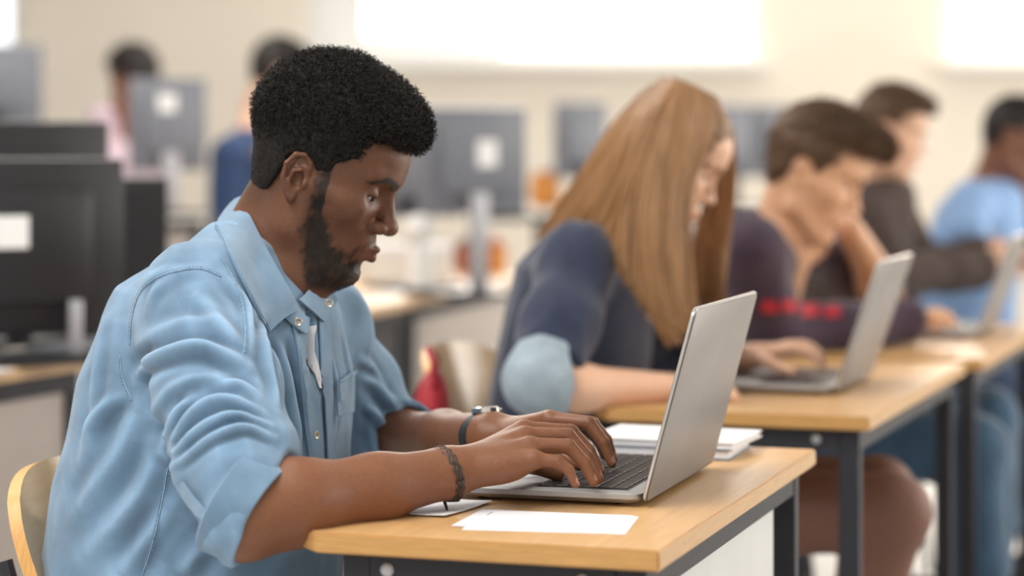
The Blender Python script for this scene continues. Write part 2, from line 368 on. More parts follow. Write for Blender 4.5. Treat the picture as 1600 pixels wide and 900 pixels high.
# ------------------------------------------------------------------ a small distance-field modeller (sparse surface nets)
def A3(v): return np.array(v, np.float32)
class SDF:
    def __init__(s): s.p = []
    def add(s, fn, c, r, op='u', k=.01): s.p.append((fn, A3(c), float(r), op, float(k))); return s
    def cone(s, a, b, ra, rb, k=.01, op='u'):
        a, b = A3(a), A3(b); ab = b - a; L2 = float(ab @ ab) + 1e-12
        def fn(q):
            t = np.clip(((q - a) @ ab) / L2, 0, 1); return np.linalg.norm(q - a - t[:, None] * ab, axis=1) - (ra + (rb - ra) * t)
        return s.add(fn, (a + b) / 2, math.sqrt(L2) / 2 + max(ra, rb), op, k)
    def chain(s, pts, rs, k=.01, op='u'):
        for i in range(len(pts) - 1): s.cone(pts[i], pts[i + 1], rs[i], rs[i + 1], k, op)
        return s
    def ell(s, c, r, k=.01, op='u', rot=None):
        c, r = A3(c), A3(r); Rm = None if rot is None else np.array(rot, np.float32)
        def fn(q):
            d = q - c
            if Rm is not None: d = d @ Rm          # columns of rot = ellipsoid axes
            k0 = np.linalg.norm(d / r, axis=1); k1 = np.linalg.norm(d / (r * r), axis=1) + 1e-9
            return k0 * (k0 - 1) / k1
        return s.add(fn, c, float(r.max()), op, k)
    def loft(s, rows, e1, e2, k=.02, op='u', pw=2.4):
        """rows: (z, cx, cy, a, b) - superelliptic sections; e1/e2 the horizontal axes of a and b"""
        rows = np.array(rows, np.float32); e1, e2 = A3(e1), A3(e2)
        def fn(q):
            z = q[:, 2]; g = [np.interp(z, rows[:, 0], rows[:, i]) for i in range(1, 5)]
            dx, dy = q[:, 0] - g[0], q[:, 1] - g[1]; u = dx * e1[0] + dy * e1[1]; v = dx * e2[0] + dy * e2[1]
            n = (np.abs(u / g[2]) ** pw + np.abs(v / g[3]) ** pw) ** (1 / pw)
            d = (n - 1) * np.minimum(g[2], g[3]); dz = np.maximum(rows[0, 0] - z, z - rows[-1, 0])
            return np.where(dz > 0, np.sqrt(np.maximum(d, 0) ** 2 + dz ** 2), np.maximum(d, dz)).astype(np.float32)
        c = np.array([rows[:, 1].mean(), rows[:, 2].mean(), (rows[0, 0] + rows[-1, 0]) / 2]); rr = math.hypot((rows[-1, 0] - rows[0, 0]) / 2, float(rows[:, 3:].max()) + float(np.ptp(rows[:, 1:3], axis=0).max()))
        return s.add(fn, c, rr, op, k)
    def half(s, pt, n, k=.004, c=None, r=.3):      # cut away the side n points to, within a ball
        pt, n = A3(pt), A3(n); n = n / np.linalg.norm(n); cc = A3(c if c is not None else pt)
        def fn(q): return np.maximum(-((q - pt) @ n), np.linalg.norm(q - cc, axis=1) - r)
        return s.add(fn, cc, r, 's', k)
    def eval(s, q, sel=None):
        d = np.full(len(q), .2, np.float32)
        for fn, c, r, op, k in (s.p if sel is None else sel):
            e = fn(q).astype(np.float32)
            if op == 'u':
                h = np.clip(.5 + .5 * (d - e) / k, 0, 1); d = d * (1 - h) + e * h - k * h * (1 - h)
            elif op == 's':
                h = np.clip(.5 - .5 * (d + e) / k, 0, 1); d = d * (1 - h) - e * h + k * h * (1 - h)
        return d
    def mesh(s, h, smooth=2, clip=None):
        B, S = 8, 4
        us = [p for p in s.p if p[3] == 'u']
        lo = np.min([p[1] - p[2] for p in us], axis=0) - 4 * h; hi = np.max([p[1] + p[2] for p in us], axis=0) + 4 * h
        if clip is not None: lo = np.maximum(lo, clip[0]); hi = np.minimum(hi, clip[1])
        bs = B * h; ss = bs * S; ns = np.ceil((hi - lo) / ss).astype(int)
        cen = np.array([p[1] for p in s.p]); rad = np.array([p[2] for p in s.p]); ks = np.array([p[4] for p in s.p]); isu = np.array([p[3] == 'u' for p in s.p])
        bo = np.stack(np.meshgrid(*[np.arange(S)] * 3, indexing='ij'), -1).reshape(-1, 3)
        so = np.stack(np.meshgrid(*[np.arange(B + 1)] * 3, indexing='ij'), -1).reshape(-1, 3)
        blocks, vals = [], []
        for ix in range(ns[0]):
            for iy in range(ns[1]):
                for iz in range(ns[2]):
                    sb = np.array([ix, iy, iz]) * S; c = lo + (sb + S / 2) * bs
                    lb = np.linalg.norm(cen - c, axis=1) - rad; near = lb < ss * .87 + ks + .004
                    if not (near & isu & (lb < ss * .87 + 2 * h)).any(): continue
                    sel = [s.p[i] for i in np.nonzero(near)[0]]
                    b = sb + bo; d = s.eval((lo + (b + .5) * bs).astype(np.float32), sel)
                    b = b[np.abs(d) < bs * 1.25]
                    if not len(b): continue
                    q = (lo + ((b * B)[:, None] + so[None]) * h).astype(np.float32).reshape(-1, 3)
                    v = s.eval(q, sel).reshape(len(b), B + 1, B + 1, B + 1)
                    m = (v < 0).reshape(len(b), -1); act = m.any(1) & ~m.all(1)
                    if act.any(): blocks.append(b[act]); vals.append(v[act])
        b = np.concatenate(blocks); V = np.concatenate(vals); V = np.where(V == 0, 1e-9, V); neg = V < 0
        dims = ns * S * B + 2
        def gid(g): return (g[..., 0].astype(np.int64) * dims[1] + g[..., 1]) * dims[2] + g[..., 2]
        cnt = np.zeros((len(b), B, B, B), np.int8)
        for o in np.ndindex(2, 2, 2): cnt += neg[:, o[0]:o[0] + B, o[1]:o[1] + B, o[2]:o[2] + B]
        bi, ci, cj, ck = np.nonzero((cnt > 0) & (cnt < 8)); C = np.stack([ci, cj, ck], 1)
        cor = {o: V[bi, ci + o[0], cj + o[1], ck + o[2]] for o in np.ndindex(2, 2, 2)}
        acc = np.zeros((len(bi), 3)); num = np.zeros(len(bi))
        for o in np.ndindex(2, 2, 2):
            for ax in range(3):
                if o[ax]: continue
                o2 = list(o); o2[ax] = 1; va, vb = cor[o], cor[tuple(o2)]; m = (va < 0) != (vb < 0)
                t = np.where(m, va / np.where(m, va - vb, 1), 0); p = np.array(o, float)[None] + 0 * t[:, None]; p[:, ax] += t
                acc += p * m[:, None]; num += m
        g = b[bi] * B + C; pos = lo + (g + acc / num[:, None]) * h
        ids = gid(g); od = np.argsort(ids); ids = ids[od]; pos = pos[od]
        F4 = []
        for ax in range(3):
            o = [0, 0, 0]; o[ax] = 1
            a0 = neg[:, :B, :B, :B]; a1 = neg[:, o[0]:o[0] + B, o[1]:o[1] + B, o[2]:o[2] + B]
            bi, ci, cj, ck = np.nonzero(a0 != a1); e = b[bi] * B + np.stack([ci, cj, ck], 1); ng = a0[bi, ci, cj, ck]
            u, w_ = [(1, 2), (2, 0), (0, 1)][ax]; quad = []
            ok = np.ones(len(e), bool)
            for du, dw in ((-1, -1), (0, -1), (0, 0), (-1, 0)):
                c = e.copy(); c[:, u] += du; c[:, w_] += dw; k = gid(c); i = np.clip(np.searchsorted(ids, k), 0, len(ids) - 1); ok &= ids[i] == k; quad.append(i)
            q = np.stack(quad, 1); q[~ng] = q[~ng][:, ::-1]; F4.append(q[ok])
        F4 = np.concatenate(F4)
        for _ in range(smooth): pos = lap(pos, F4, .5)
        return pos, F4
def lap(pos, F4, a):
    n = len(pos); acc = np.zeros((n, 3)); num = np.zeros(n)
    for i in range(4):
        x, y = F4[:, i], F4[:, (i + 1) % 4]
        for j in range(3): acc[:, j] += np.bincount(x, pos[y, j], n) + np.bincount(y, pos[x, j], n)
        num += np.bincount(x, minlength=n) + np.bincount(y, minlength=n)
    return pos + a * (acc / np.maximum(num, 1)[:, None] - pos)
def vnormals(pos, F4):
    fn = np.cross(pos[F4[:, 2]] - pos[F4[:, 0]], pos[F4[:, 3]] - pos[F4[:, 1]]); n = np.zeros_like(pos)
    for i in range(4):
        for j in range(3): n[:, j] += np.bincount(F4[:, i], fn[:, j], len(pos))
    return n / (np.linalg.norm(n, axis=1, keepdims=True) + 1e-12)
def np_mesh(name, pos, F4, m, parent=None, tint=None, smooth=True):
    me = bpy.data.meshes.new(name); nv, nf = len(pos), len(F4); k = F4.shape[1]
    me.vertices.add(nv); me.vertices.foreach_set('co', np.ascontiguousarray(pos, np.float32).ravel())
    me.loops.add(nf * k); me.loops.foreach_set('vertex_index', np.ascontiguousarray(F4, np.int32).ravel())
    me.polygons.add(nf); me.polygons.foreach_set('loop_start', np.arange(0, nf * k, k, dtype=np.int32))
    if smooth: me.polygons.foreach_set('use_smooth', np.ones(nf, bool))
    me.update(calc_edges=True); me.validate()
    if tint is not None:
        at = me.color_attributes.new('tint', 'FLOAT_COLOR', 'POINT'); at.data.foreach_set('color', np.concatenate([tint, np.ones((nv, 1))], 1).astype(np.float32).ravel())
    return link(name, me, m, parent)
_nz = np.random.default_rng(3); _nd = _nz.normal(size=(24, 3)); _nd /= np.linalg.norm(_nd, axis=1, keepdims=True); _np = _nz.uniform(0, 6.28, 24)
def noise(p, sc, seed=0):                    # smooth pseudo-noise, roughly -1..1
    q = p * sc; o = np.zeros(len(p))
    for i in range(8):
        j = (i + seed * 5) % 24; o += np.sin(q @ _nd[j] * (1 + .23 * i) + _np[(j + seed) % 24] + 1.3 * np.sin(q @ _nd[(j + 7) % 24] * .7 + _np[j]))
    return o / 4
def seg_dist(p, poly):                       # distance of points to a polyline, plus parameter 0..1
    best = np.full(len(p), 9.0); par = np.zeros(len(p)); poly = [np.array(x, float) for x in poly]; m = len(poly) - 1
    for i in range(m):
        a, ab = poly[i], poly[i + 1] - poly[i]; t = np.clip((p - a) @ ab / (ab @ ab + 1e-12), 0, 1); d = np.linalg.norm(p - a - t[:, None] * ab, axis=1)
        u = d < best; best[u] = d[u]; par[u] = (i + t[u]) / m
    return best, par
def to_px(pos): return np.stack([800 + pos[:, 0] * F / pos[:, 1], HZ + (CAMZ - pos[:, 2]) * F / pos[:, 1]], 1)
def smst(a, b, x): t = np.clip((x - a) / (b - a), 0, 1); return t * t * (3 - 2 * t)
class Frame:                                 # local frame in centimetres: x forward, y left, z up
    def __init__(s, org, yaw, pitch=0, roll=0, scale=1.0):
        M = Matrix.Rotation(R(yaw), 3, 'Z') @ Matrix.Rotation(R(pitch), 3, 'Y') @ Matrix.Rotation(R(roll), 3, 'X')
        s.M = np.array(M); s.o = np.array(org, float); s.s = .01 * scale
    def __call__(s, *p): return s.o + s.M @ (np.array(p, float) * s.s)
    def inv(s, q): return ((q - s.o) @ s.M) / s.s
    def d(s, v): return v * s.s
# ------------------------------------------------------------------ heads and hands
def srgb(r, g, b): return np.array([((c / 255) / 12.92 if c / 255 <= .04045 else ((c / 255 + .055) / 1.055) ** 2.4) for c in (r, g, b)])
EYE = lambda s: (7.0, s * 3.2, 1.35)
def add_head(S, f, wide=1.0, nose=1.0, lips=1.0, detail=True, jaw=1.0, ears=(-1, 1), lid=.42):
    d = f.d
    def E(c, r, k, op='u', rot=None): S.ell(f(*c), [d(x) for x in r], d(k), op, f.M if rot is None else rot)
    def K(a, b, ra, rb, k, op='u'): S.cone(f(*a), f(*b), d(ra), d(rb), d(k), op)
    E((.3, 0, 4.4), (9.0, 7.3, 8.4), .5)
    E((4.0, 0, 5.6), (5.8, 6.0, 4.6), 2.5)
    E((4.0, 0, -1.2), (4.7, 5.8 * jaw, 6.2), 2.5)
    for s in (-1, 1):
        K((.6, s * 4.9 * jaw, -5.6), (6.6, s * 1.9 * jaw, -9.2), 1.5, 1.5, 2.2)
        K((.2, s * 5.6 * jaw, -1.5), (.6, s * 4.9 * jaw, -5.6), 1.5, 1.5, 2.0)
    E((7.0, 0, -8.9), (2.2, 2.4, 1.8), 1.6)
    E((6.1, 0, -5.1), (3.6, 3.5, 3.4), 1.8)
    for s in (-1, 1):
        E((5.5, s * 4.4, -.9), (2.2, 1.7, 1.6), 2.0)
        K((5.0, s * 5.6, -.2), (.5, s * 6.5, .1), .7, .6, 1.2)
        K((9.0, s * .9, 3.55), (7.3, s * 4.7, 3.75), .75, .7, 1.3)
        E((9.2, s * 3.25, 1.3), (1.7, 1.9, 1.35), 1.2, 's')
    # eyelids round the eyeball, an almond slit left open
    if detail:
        for s in (-1, 1):
            c = f(*EYE(s)); up = f.M @ np.array((math.sin(lid), 0, math.cos(lid))); fw = f.M @ np.array((math.cos(lid), s * .25, -math.sin(lid))); out = f.M @ np.array((-.2, s, 0)); rr = d(1.40)
            def fn(q, c=c, up=up, fw=fw, out=out, rr=rr):
                e = q - A3(c); ball = np.linalg.norm(e, axis=1) - rr; u = (e @ A3(out)) / d(1.42); v = e @ A3(up)
                hh = d(.40) * (1 - u * u); slit = np.maximum(np.abs(v + d(.12) + d(.10) * u) - hh, -(e @ A3(fw)))
                return np.maximum(ball, -slit)
            S.add(fn, c, rr, 'u', d(.2))
    # nose
    K((8.85, 0, 2.3), (10.35, 0, -1.7), .60, .82 * nose, .9)
    E((10.55, 0, -1.95), (1.1, 1.12 * nose, 1.0), .6)
    for s in (-1, 1):
        E((9.45, s * 1.3 * nose, -2.3), (1.2, .75, .8), .45)
        if detail: E((10.1, s * .72 * nose, -3.05), (.5, .3, .3), .2, 's')
    # lips
    if detail:
        for s in (-1, 1):
            K((10.05, s * .35, -4.95), (8.1, s * 2.5, -5.6), .44 * lips, .2, .45)
            K((9.75, 0, -6.1), (8.0, s * 2.2, -5.85), .58 * lips, .25, .4)
            K((10.75, 0, -5.5), (8.3, s * 2.7, -5.72), .05, .06, .12, 's')
            E((10.1, 0, -3.9), (.35, .28, .55), .4, 's')
        E((9.3, 0, -7.5), (.6, 1.6, .5), .8, 's')
    else:
        for s in (-1, 1):
            K((9.6, s * .3, -4.8), (8.2, s * 2.2, -5.4), .4, .2, .5); K((9.4, 0, -6.1), (8.0, s * 2.0, -5.75), .55, .25, .5); K((10.4, 0, -5.45), (8.6, s * 2.4, -5.6), .10, .10, .25, 's')
    for s in ears:
        y = s * 7.15
        rim = [(.35, y - s * .4, 1.2), (.15, y + s * .1, 2.5), (-.7, y + s * .5, 3.25), (-1.8, y + s * .75, 2.9), (-2.45, y + s * .9, 1.5), (-2.3, y + s * .8, -.1), (-1.75, y + s * .55, -1.3), (-1.1, y + s * .3, -2.1)]
        E((-.95, y + s * .1, .6), (1.4, .42, 2.4), .35)
        for a, b in zip(rim[:-1], rim[1:]): K(a, b, .33, .33, .18)
        E((-.7, y + s * .15, -2.0), (.55, .36, .85), .3)
        if detail:
            E((-.55, y + s * .75, .1), (.8, 1.0, 1.15), .2, 's')
            E((-.7, y + s * .8, 2.15), (.75, .62, .55), .2, 's')
            for a, b in zip([(-.5, y + s * .55, 1.4), (-1.4, y + s * .7, 1.0), (-1.6, y + s * .6, -.3)], [(-1.4, y + s * .7, 1.0), (-1.6, y + s * .6, -.3), (-1.1, y + s * .45, -1.3)]): K(a, b, .25, .22, .2)
            E((.3, y + s * .25, -.1), (.35, .35, .6), .25)
def add_hand(S, wrist, fingers, wr, rs=1.0, elbow=None):
    """fingers: list of (mcp, pip, tip) points for thumb, index, middle, ring, little; None = not seen"""
    wrist = np.array(wrist, float)
    for i, fg in enumerate(fingers):
        if fg is None: continue
        m, p, t = [np.array(x, float) for x in fg]
        if i == 0:
            S.cone(wrist + (m - wrist) * .25, m, .0145 * rs, .0125 * rs, .014); S.cone(m, p, .0122 * rs, .0098 * rs, .006); S.cone(p, t, .0098 * rs, .0075 * rs, .003)
        else:
            S.cone(wrist + (m - wrist) * .2, m, .0135 * rs, .0112 * rs, .012)
            k = [0, 1, 1.04, 1, .87][i] * rs
            S.cone(m, p, .0098 * k, .0083 * k, .0045)
            out = (p - (m + t) / 2); out = out / (np.linalg.norm(out) + 1e-9); dip = p + (t - p) * .56 + out * .0045
            S.cone(p, dip, .0084 * k, .0072 * k, .002); S.cone(dip, t, .0072 * k, .0056 * k, .002)
def eyeballs(f, parent, iris=(.05, .025, .015), look=(0, 0)):
    for s in (-1, 1):
        c = f(*EYE(s)); b = MB(); n, m = 24, 20; r = f.d(1.24)
        prof = []
        for i in range(m + 1):
            a = math.pi * i / m; rr = r * (1.0 + (.06 * math.exp(-(a / .38) ** 4)))
            prof.append((max(1e-5, rr * math.sin(a)), rr * math.cos(a)))
        q = Matrix.Rotation(R(look[0]), 3, 'Z') @ Matrix.Rotation(R(90 + look[1]), 3, 'Y')
        M4 = Matrix.Translation(Vector(c)) @ (Matrix([list(x) for x in f.M]) @ q).to_4x4()
        b.lathe(prof[::-1], n, M4); o = b.build('eye', 'eye_white', parent, True); me = o.data; me.materials.append(MATS['iris']); me.materials.append(MATS['pupil'])
        for i, pl in enumerate(me.polygons):
            ring = (m - 1) - i // n if i < m * n else -1
            if ring in (2, 1) : pl.material_index = 1
            if ring == 0 or (i >= m * n and i == m * n + 1): pl.material_index = 2
mat('eye_white', (.46, .43, .40), .2); mat('iris', (.03, .014, .008), .1, var=.3, scale=300); mat('pupil', (.003, .003, .003), .05)
mat('skin_dark', (.2, .09, .05), .42, vcol=True, var=.10, scale=220, bump=.10, bscale=900, spec=.35, sss=.06)
mat('skin_light', (.6, .36, .26), .5, vcol=True, var=.04, scale=90, sss=.15)
mat('hair_black', (.009, .0066, .0055), .65, var=.4, scale=200, spec=.35)
mat('denim', (.115, .215, .335), .85, var=.16, scale=16, col2=(.185, .30, .43), bump=.35, bscale=900, sheen=.25)
mat('denim_worn_shaded', (.17, .3, .45), .85, vcol=True, var=.13, scale=22, bump=.4, bscale=900, sheen=.2)  # tint carries washed fade together with painted fold shade
mat('denim_seam', (.20, .31, .43), .85, var=.25, scale=260, bump=.6, bscale=500)
mat('tee_white', (.75, .73, .76), .8)
mat('jeans', (.03, .05, .10), .85, var=.2, scale=120)
mat('button_metal', (.45, .43, .38), .35, metal=.6); mat('button_hole', (.03, .03, .03), .6)

def curls_mesh(name, base, nrm, amp, parent, m, seed=5, lean=.35, cr0=.0012, cr1=.0014, ln0=.003, ln1=.0075, r0=.00042, r1=.0002, droop=None):
    g = np.random.default_rng(seed); tm = []; n_ = 9; n = len(base)
    for kk in range(6):
        t_ = np.linspace(0, 1, n_); turns = 1.1 + .25 * kk; tm.append(np.stack([np.cos(t_ * turns * 6.28 + kk) * (.6 + .4 * t_), np.sin(t_ * turns * 6.28 + kk) * (.6 + .4 * t_), t_], 1))
    tm = np.array(tm)[g.integers(6, size=n)]; ax = nrm + g.normal(size=(n, 3)) * lean
    if droop is not None: ax = ax + np.array(droop)
    ax /= np.linalg.norm(ax, axis=1, keepdims=True); a1 = np.cross(ax, (.3, .5, .8)); a1 /= np.linalg.norm(a1, axis=1, keepdims=True); a2 = np.cross(ax, a1)
    cr = (cr0 + cr1 * amp) * g.uniform(.6, 1.2, n); ln = (ln0 + ln1 * amp) * g.uniform(.5, 1.25, n)
    c = (base - nrm * .0015)[:, None] + tm[:, :, :1] * (a1 * cr[:, None])[:, None] + tm[:, :, 1:2] * (a2 * cr[:, None])[:, None] + tm[:, :, 2:] * (ax * ln[:, None])[:, None]
    tg = np.gradient(c, axis=1); tg /= np.linalg.norm(tg, axis=2, keepdims=True); u1 = np.cross(tg, (.21, .77, .6)); u1 /= np.linalg.norm(u1, axis=2, keepdims=True); u2 = np.cross(tg, u1)
    rr = (r0 + r1 * amp)[:, None, None]
    ring = np.stack([c + u1 * rr, c - u1 * rr * .5 + u2 * rr * .87, c - u1 * rr * .5 - u2 * rr * .87], 2).reshape(-1, 3)
    o = (np.arange(n) * n_ * 3)[:, None, None]; j = (np.arange(n_ - 1) * 3)[None, :, None]; q = np.arange(3)[None, None]; q1 = (q + 1) % 3
    f4 = np.stack([o + j + q, o + j + q1, o + j + 3 + q1, o + j + 3 + q], -1).reshape(-1, 4)
    r = np_mesh(name, ring, f4, m, parent); r['kind'] = 'stuff'; return r
# ------------------------------------------------------------------ the man in the denim shirt
UF = A3((.927, -.375, 0)); UL = A3((.375, .927, 0))          # forward and lateral axes of his trunk
man = thing('person', 'man in a light blue denim shirt typing on a laptop', 'person', (-.42, 2.80, 0))
hf = Frame((-.2395, 2.802, 1.1105), -7, 21)
def rel(o): o.matrix_parent_inverse = Matrix.Translation((-man.location[0], -man.location[1], -man.location[2])); return o
S = SDF(); add_head(S, hf, nose=1.2, lips=1.0)
neck = np.array((-.312, 2.803, 1.0))
S.cone(hf(-1.6, 0, -1.5), neck, .056, .062, .02)
S.cone(hf(1.8, 0, -6.0), neck + (.045, -.015, -.01), .036, .045, .03)
sh_n, el_n, wr_n = P(308, 478, 2.635), P(392, 806, 2.425), P(702, 738, 2.545)
sh_f, el_f, wr_f = P(500, 508, 2.97), P(588, 690, 3.10), P(768, 681, 2.80)
S.loft([(.45, -.42, 2.8, .16, .11), (.75, -.395, 2.8, .155, .105), (.9, -.365, 2.8, .16, .10), (.97, -.35, 2.8, .13, .085), (1.0, -.33, 2.8, .09, .065)], UL, UF, .03)
S.chain([sh_n, el_n], [.05, .041], .03); S.chain([sh_f, el_f], [.05, .040], .03)
MAN_WRISTS = {'near': (wr_n, el_n), 'far': (wr_f, el_f)}
def forearm(el, wr, bulge, g=1.0):
    el, wr = np.array(el), np.array(wr); a = el + (wr - el) * .22 + np.array(bulge); b = el + (wr - el) * .62
    S.chain([el, a, b, wr], [.0395 * g, .0435 * g, .0345 * g, .0275], .022)
forearm(el_n, wr_n, (0, -.004, .004)); forearm(el_f, wr_f, (0, 0, -.002), .93)
S.cone(el_n + Vector((-.012, -.008, -.012)), el_n, .03, .035, .02)
# wrists are wider than thick
for w_, d_ in ((wr_n, wr_n - el_n), (wr_f, wr_f - el_f)):
    d_ = d_.normalized(); sd = d_.cross(Vector((0, 0, 1))).normalized()
    S.cone(w_ - sd * .009, w_ + sd * .009, .021, .021, .02)
pn = lambda *a: [P(*x) for x in a]
handN = [pn((775, 722, 2.60), (835, 728, 2.655), (872, 742, 2.66)),
         pn((818, 671, 2.615), (892, 674, 2.625), (938, 737, 2.62)),
         pn((820, 681, 2.588), (887, 681, 2.592), (936, 748, 2.586)),
         pn((827, 697, 2.562), (888, 697, 2.562), (927, 753, 2.556)),
         pn((834, 718, 2.540), (872, 721, 2.537), (899, 757, 2.533))]
add_hand(S, wr_n, handN, .025, 1.0)
S.ell((np.array(wr_n) + np.array(P(828, 705, 2.56))) / 2 + np.array((0, .0, -.006)), (.042, .026, .019), .018)
handF = [pn((812, 688, 2.745), (868, 706, 2.70), (905, 726, 2.675)),
         pn((858, 656, 2.735), (920, 661, 2.715), (956, 724, 2.705)),
         pn((858, 655, 2.765), (925, 662, 2.755), (958, 716, 2.752)),
         pn((855, 660, 2.79), (915, 668, 2.79), (945, 712, 2.79)),
         pn((850, 668, 2.815), (895, 676, 2.825), (920, 706, 2.83))]
add_hand(S, wr_f, handF, .025, 1.0)
pos, F4 = S.mesh(.0017, 2)
# skin tints: beard, lips, brows, nails
L = hf.inv(pos); x, y, z = L[:, 0], np.abs(L[:, 1]), L[:, 2]
skin = srgb(124, 81, 57); T = np.tile(skin, (len(pos), 1))
def paint(m, c): 
    global T
    T = T * (1 - m[:, None]) + np.array(c) * m[:, None]
inhead = smst(16, 14, np.linalg.norm(L - (2, 0, 0), axis=1))
paint(inhead * .9, srgb(100, 66, 48))
nz = noise(L, 1.6, 1) * .5 + noise(L, 4.5, 2) * .35
zc = np.interp(x, [-1, .6, .9, 2.6, 3.3, 4.6, 6.0, 7.2, 8.2, 11], [-20, -3, 5, 4.4, -2.6, -4.9, -6.3, -6.7, -7.0, -7.2])
rear = np.interp(z, [-12, -8.5, -5.5, -2.5, 3], [3.6, 2.4, 1.2, 1.0, .8])
bd = smst(-.9, .9, zc - z + nz * 1.0) * smst(-.6, .8, x - rear - .55 + nz * .5) * smst(-12.6, -10.8, z) * inhead
paint(np.clip(bd * (.95 + .2 * nz), 0, .97), (.008, .006, .0055))
ms, _ = seg_dist(np.stack([x, y, z], 1), [(9.8, .5, -4.2), (9.0, 1.6, -4.6), (8.1, 2.7, -5.5), (7.7, 2.9, -6.6)]); paint(np.clip(smst(.62, .15, ms) * (.6 + .4 * nz), 0, .75) * inhead, (.012, .008, .007))
lp = smst(.75, .45, seg_dist(np.stack([x, y, z], 1), [(9.7, 0, -5.0), (8.2, 2.2, -5.6)])[0]) + smst(.95, .6, seg_dist(np.stack([x, y, z], 1), [(9.5, 0, -6.25), (8.1, 2.0, -5.9)])[0])
paint(np.clip(lp, 0, 1) * .6 * inhead, srgb(104, 62, 54))
eb, t_ = seg_dist(np.stack([x * 0, y, z], 1), [(0, 1.1, 2.75), (0, 2.6, 3.45), (0, 4.1, 3.5), (0, 5.2, 2.8)]); paint(np.clip(smst(.62, .25, eb + .15 * nz + .25 * np.clip(t_ - .6, 0, 1)), 0, 1) * .92 * inhead * (x > 5.5), (.008, .006, .005))
for s_ in (-1, 1):
    e_ = L - np.array(EYE(s_)); u_ = (e_ @ np.array((-.2, s_, 0))) / 1.42; v_ = e_ @ np.array((math.sin(.42), 0, math.cos(.42))); hh_ = .40 * (1 - u_ * u_); rr_ = np.linalg.norm(e_, axis=1)
    ring_ = smst(1.75, 1.5, rr_) * (np.abs(u_) < 1.05) * (e_[:, 0] > 0); paint(ring_ * smst(.26, .1, np.abs(v_ + .12 + .10 * u_ - hh_ - .06)) * .9, (.01, .007, .006)); paint(ring_ * smst(.14, .04, np.abs(v_ + .12 + .10 * u_ + hh_ + .04)) * .5, (.02, .012, .01))
sk = smst(-1.5, -5.0, x) * smst(-6.5, -3.5, z); paint(np.clip(sk, 0, 1) * inhead * .45, (.01, .008, .007))
for hd in (handN, handF):
    for i, (m_, p_, t_) in enumerate(hd):
        a = np.array(p_) + (np.array(t_) - np.array(p_)) * .56; n_ = np.array(t_) - a; out = (np.array(p_) - (np.array(m_) + np.array(t_)) / 2); out -= n_ * (out @ n_) / (n_ @ n_); out /= np.linalg.norm(out) + 1e-9
        c = np.array(t_) + out * .0055 - n_ * .1; dd = np.linalg.norm((pos - c), axis=1); paint(smst(.0058, .0042, dd) * .75, srgb(190, 140, 120))
    for i, (m_, p_, t_) in enumerate(hd): paint(smst(.012, .006, np.linalg.norm(pos - (np.array(p_) + (0, 0, .007)), axis=1)) * .35, srgb(95, 58, 42))
body = rel(np_mesh('body', pos, F4, 'skin_dark', man, T))
eyeballs(hf, body, look=(-16, 20))
# ---- hair: dense short afro, mass plus single curls
H = SDF()
def hair_fn(q):
    l = hf.inv(q.astype(float)); X, Y, Z = l[:, 0], l[:, 1], l[:, 2]
    def e(c, r): d = (l - c); k0 = np.linalg.norm(d / r, axis=1); k1 = np.linalg.norm(d / np.square(r), axis=1) + 1e-9; return k0 * (k0 - 1) / k1
    a = e(np.array((-.4, 0, 6.9)), np.array((9.7, 8.5, 9.1))); b = e(np.array((4.6, 0, 9.6)), np.array((6.4, 6.6, 4.9))); h = np.clip(.5 + .5 * (a - b) / 2, 0, 1); m = a * (1 - h) + b * h - 2 * h * (1 - h)
    c = e(np.array((-3.2, 0, 0)), np.array((4.6, 6.2, 5.6))); h = np.clip(.5 + .5 * (m - c) / 2, 0, 1); m = m * (1 - h) + c * h - 2 * h * (1 - h)
    ay = np.abs(Y)
    zl = np.interp(X, [-9, -6, -4.4, -3.3, -2.7, -1.4, .4, 1.0, 1.5, 2.5, 2.9, 5.1, 5.25, 5.35, 7.5, 9.4], [-5.0, -5.2, -3.6, 0, 2.6, 3.2, 2.9, .8, .3, .5, 3.7, 4.9, 5.1, 8.1, 8.2, 8.3])
    cut = (zl - Z) * .75
    return np.maximum(m, cut) * .01
H.add(hair_fn, hf(0, 0, 5.5), .16)
hp, hF = H.mesh(.003, 2); hn = vnormals(hp, hF); hl = hf.inv(hp)
amp = smst(2, 8, hl[:, 2]); hp2 = hp + hn * ((noise(hp, 300, 1) * .0011 + noise(hp, 620, 2) * .0008) * (.35 + amp))[:, None]
hair = rel(np_mesh('hair', hp2, hF, 'hair_black', man))
sel = rng.choice(len(hp), min(len(hp), 17000), replace=False); sel = sel[hl[sel, 2] > -4.2]
curls_mesh('curls', hp[sel], hn[sel], amp[sel], hair, 'hair_black', 5, .5, .0011, .0013, .0028, .008, .0003, .00014)
bsel = np.nonzero((bd > .5) & (rng.uniform(size=len(pos)) < .10 * bd))[0]; bn = vnormals(pos, F4)
curls_mesh('beard', pos[bsel], bn[bsel], np.zeros(len(bsel)), body, 'hair_black', 6, .6, .0006, 0, .0026, 0, .00028, 0, (0, 0, -.5))
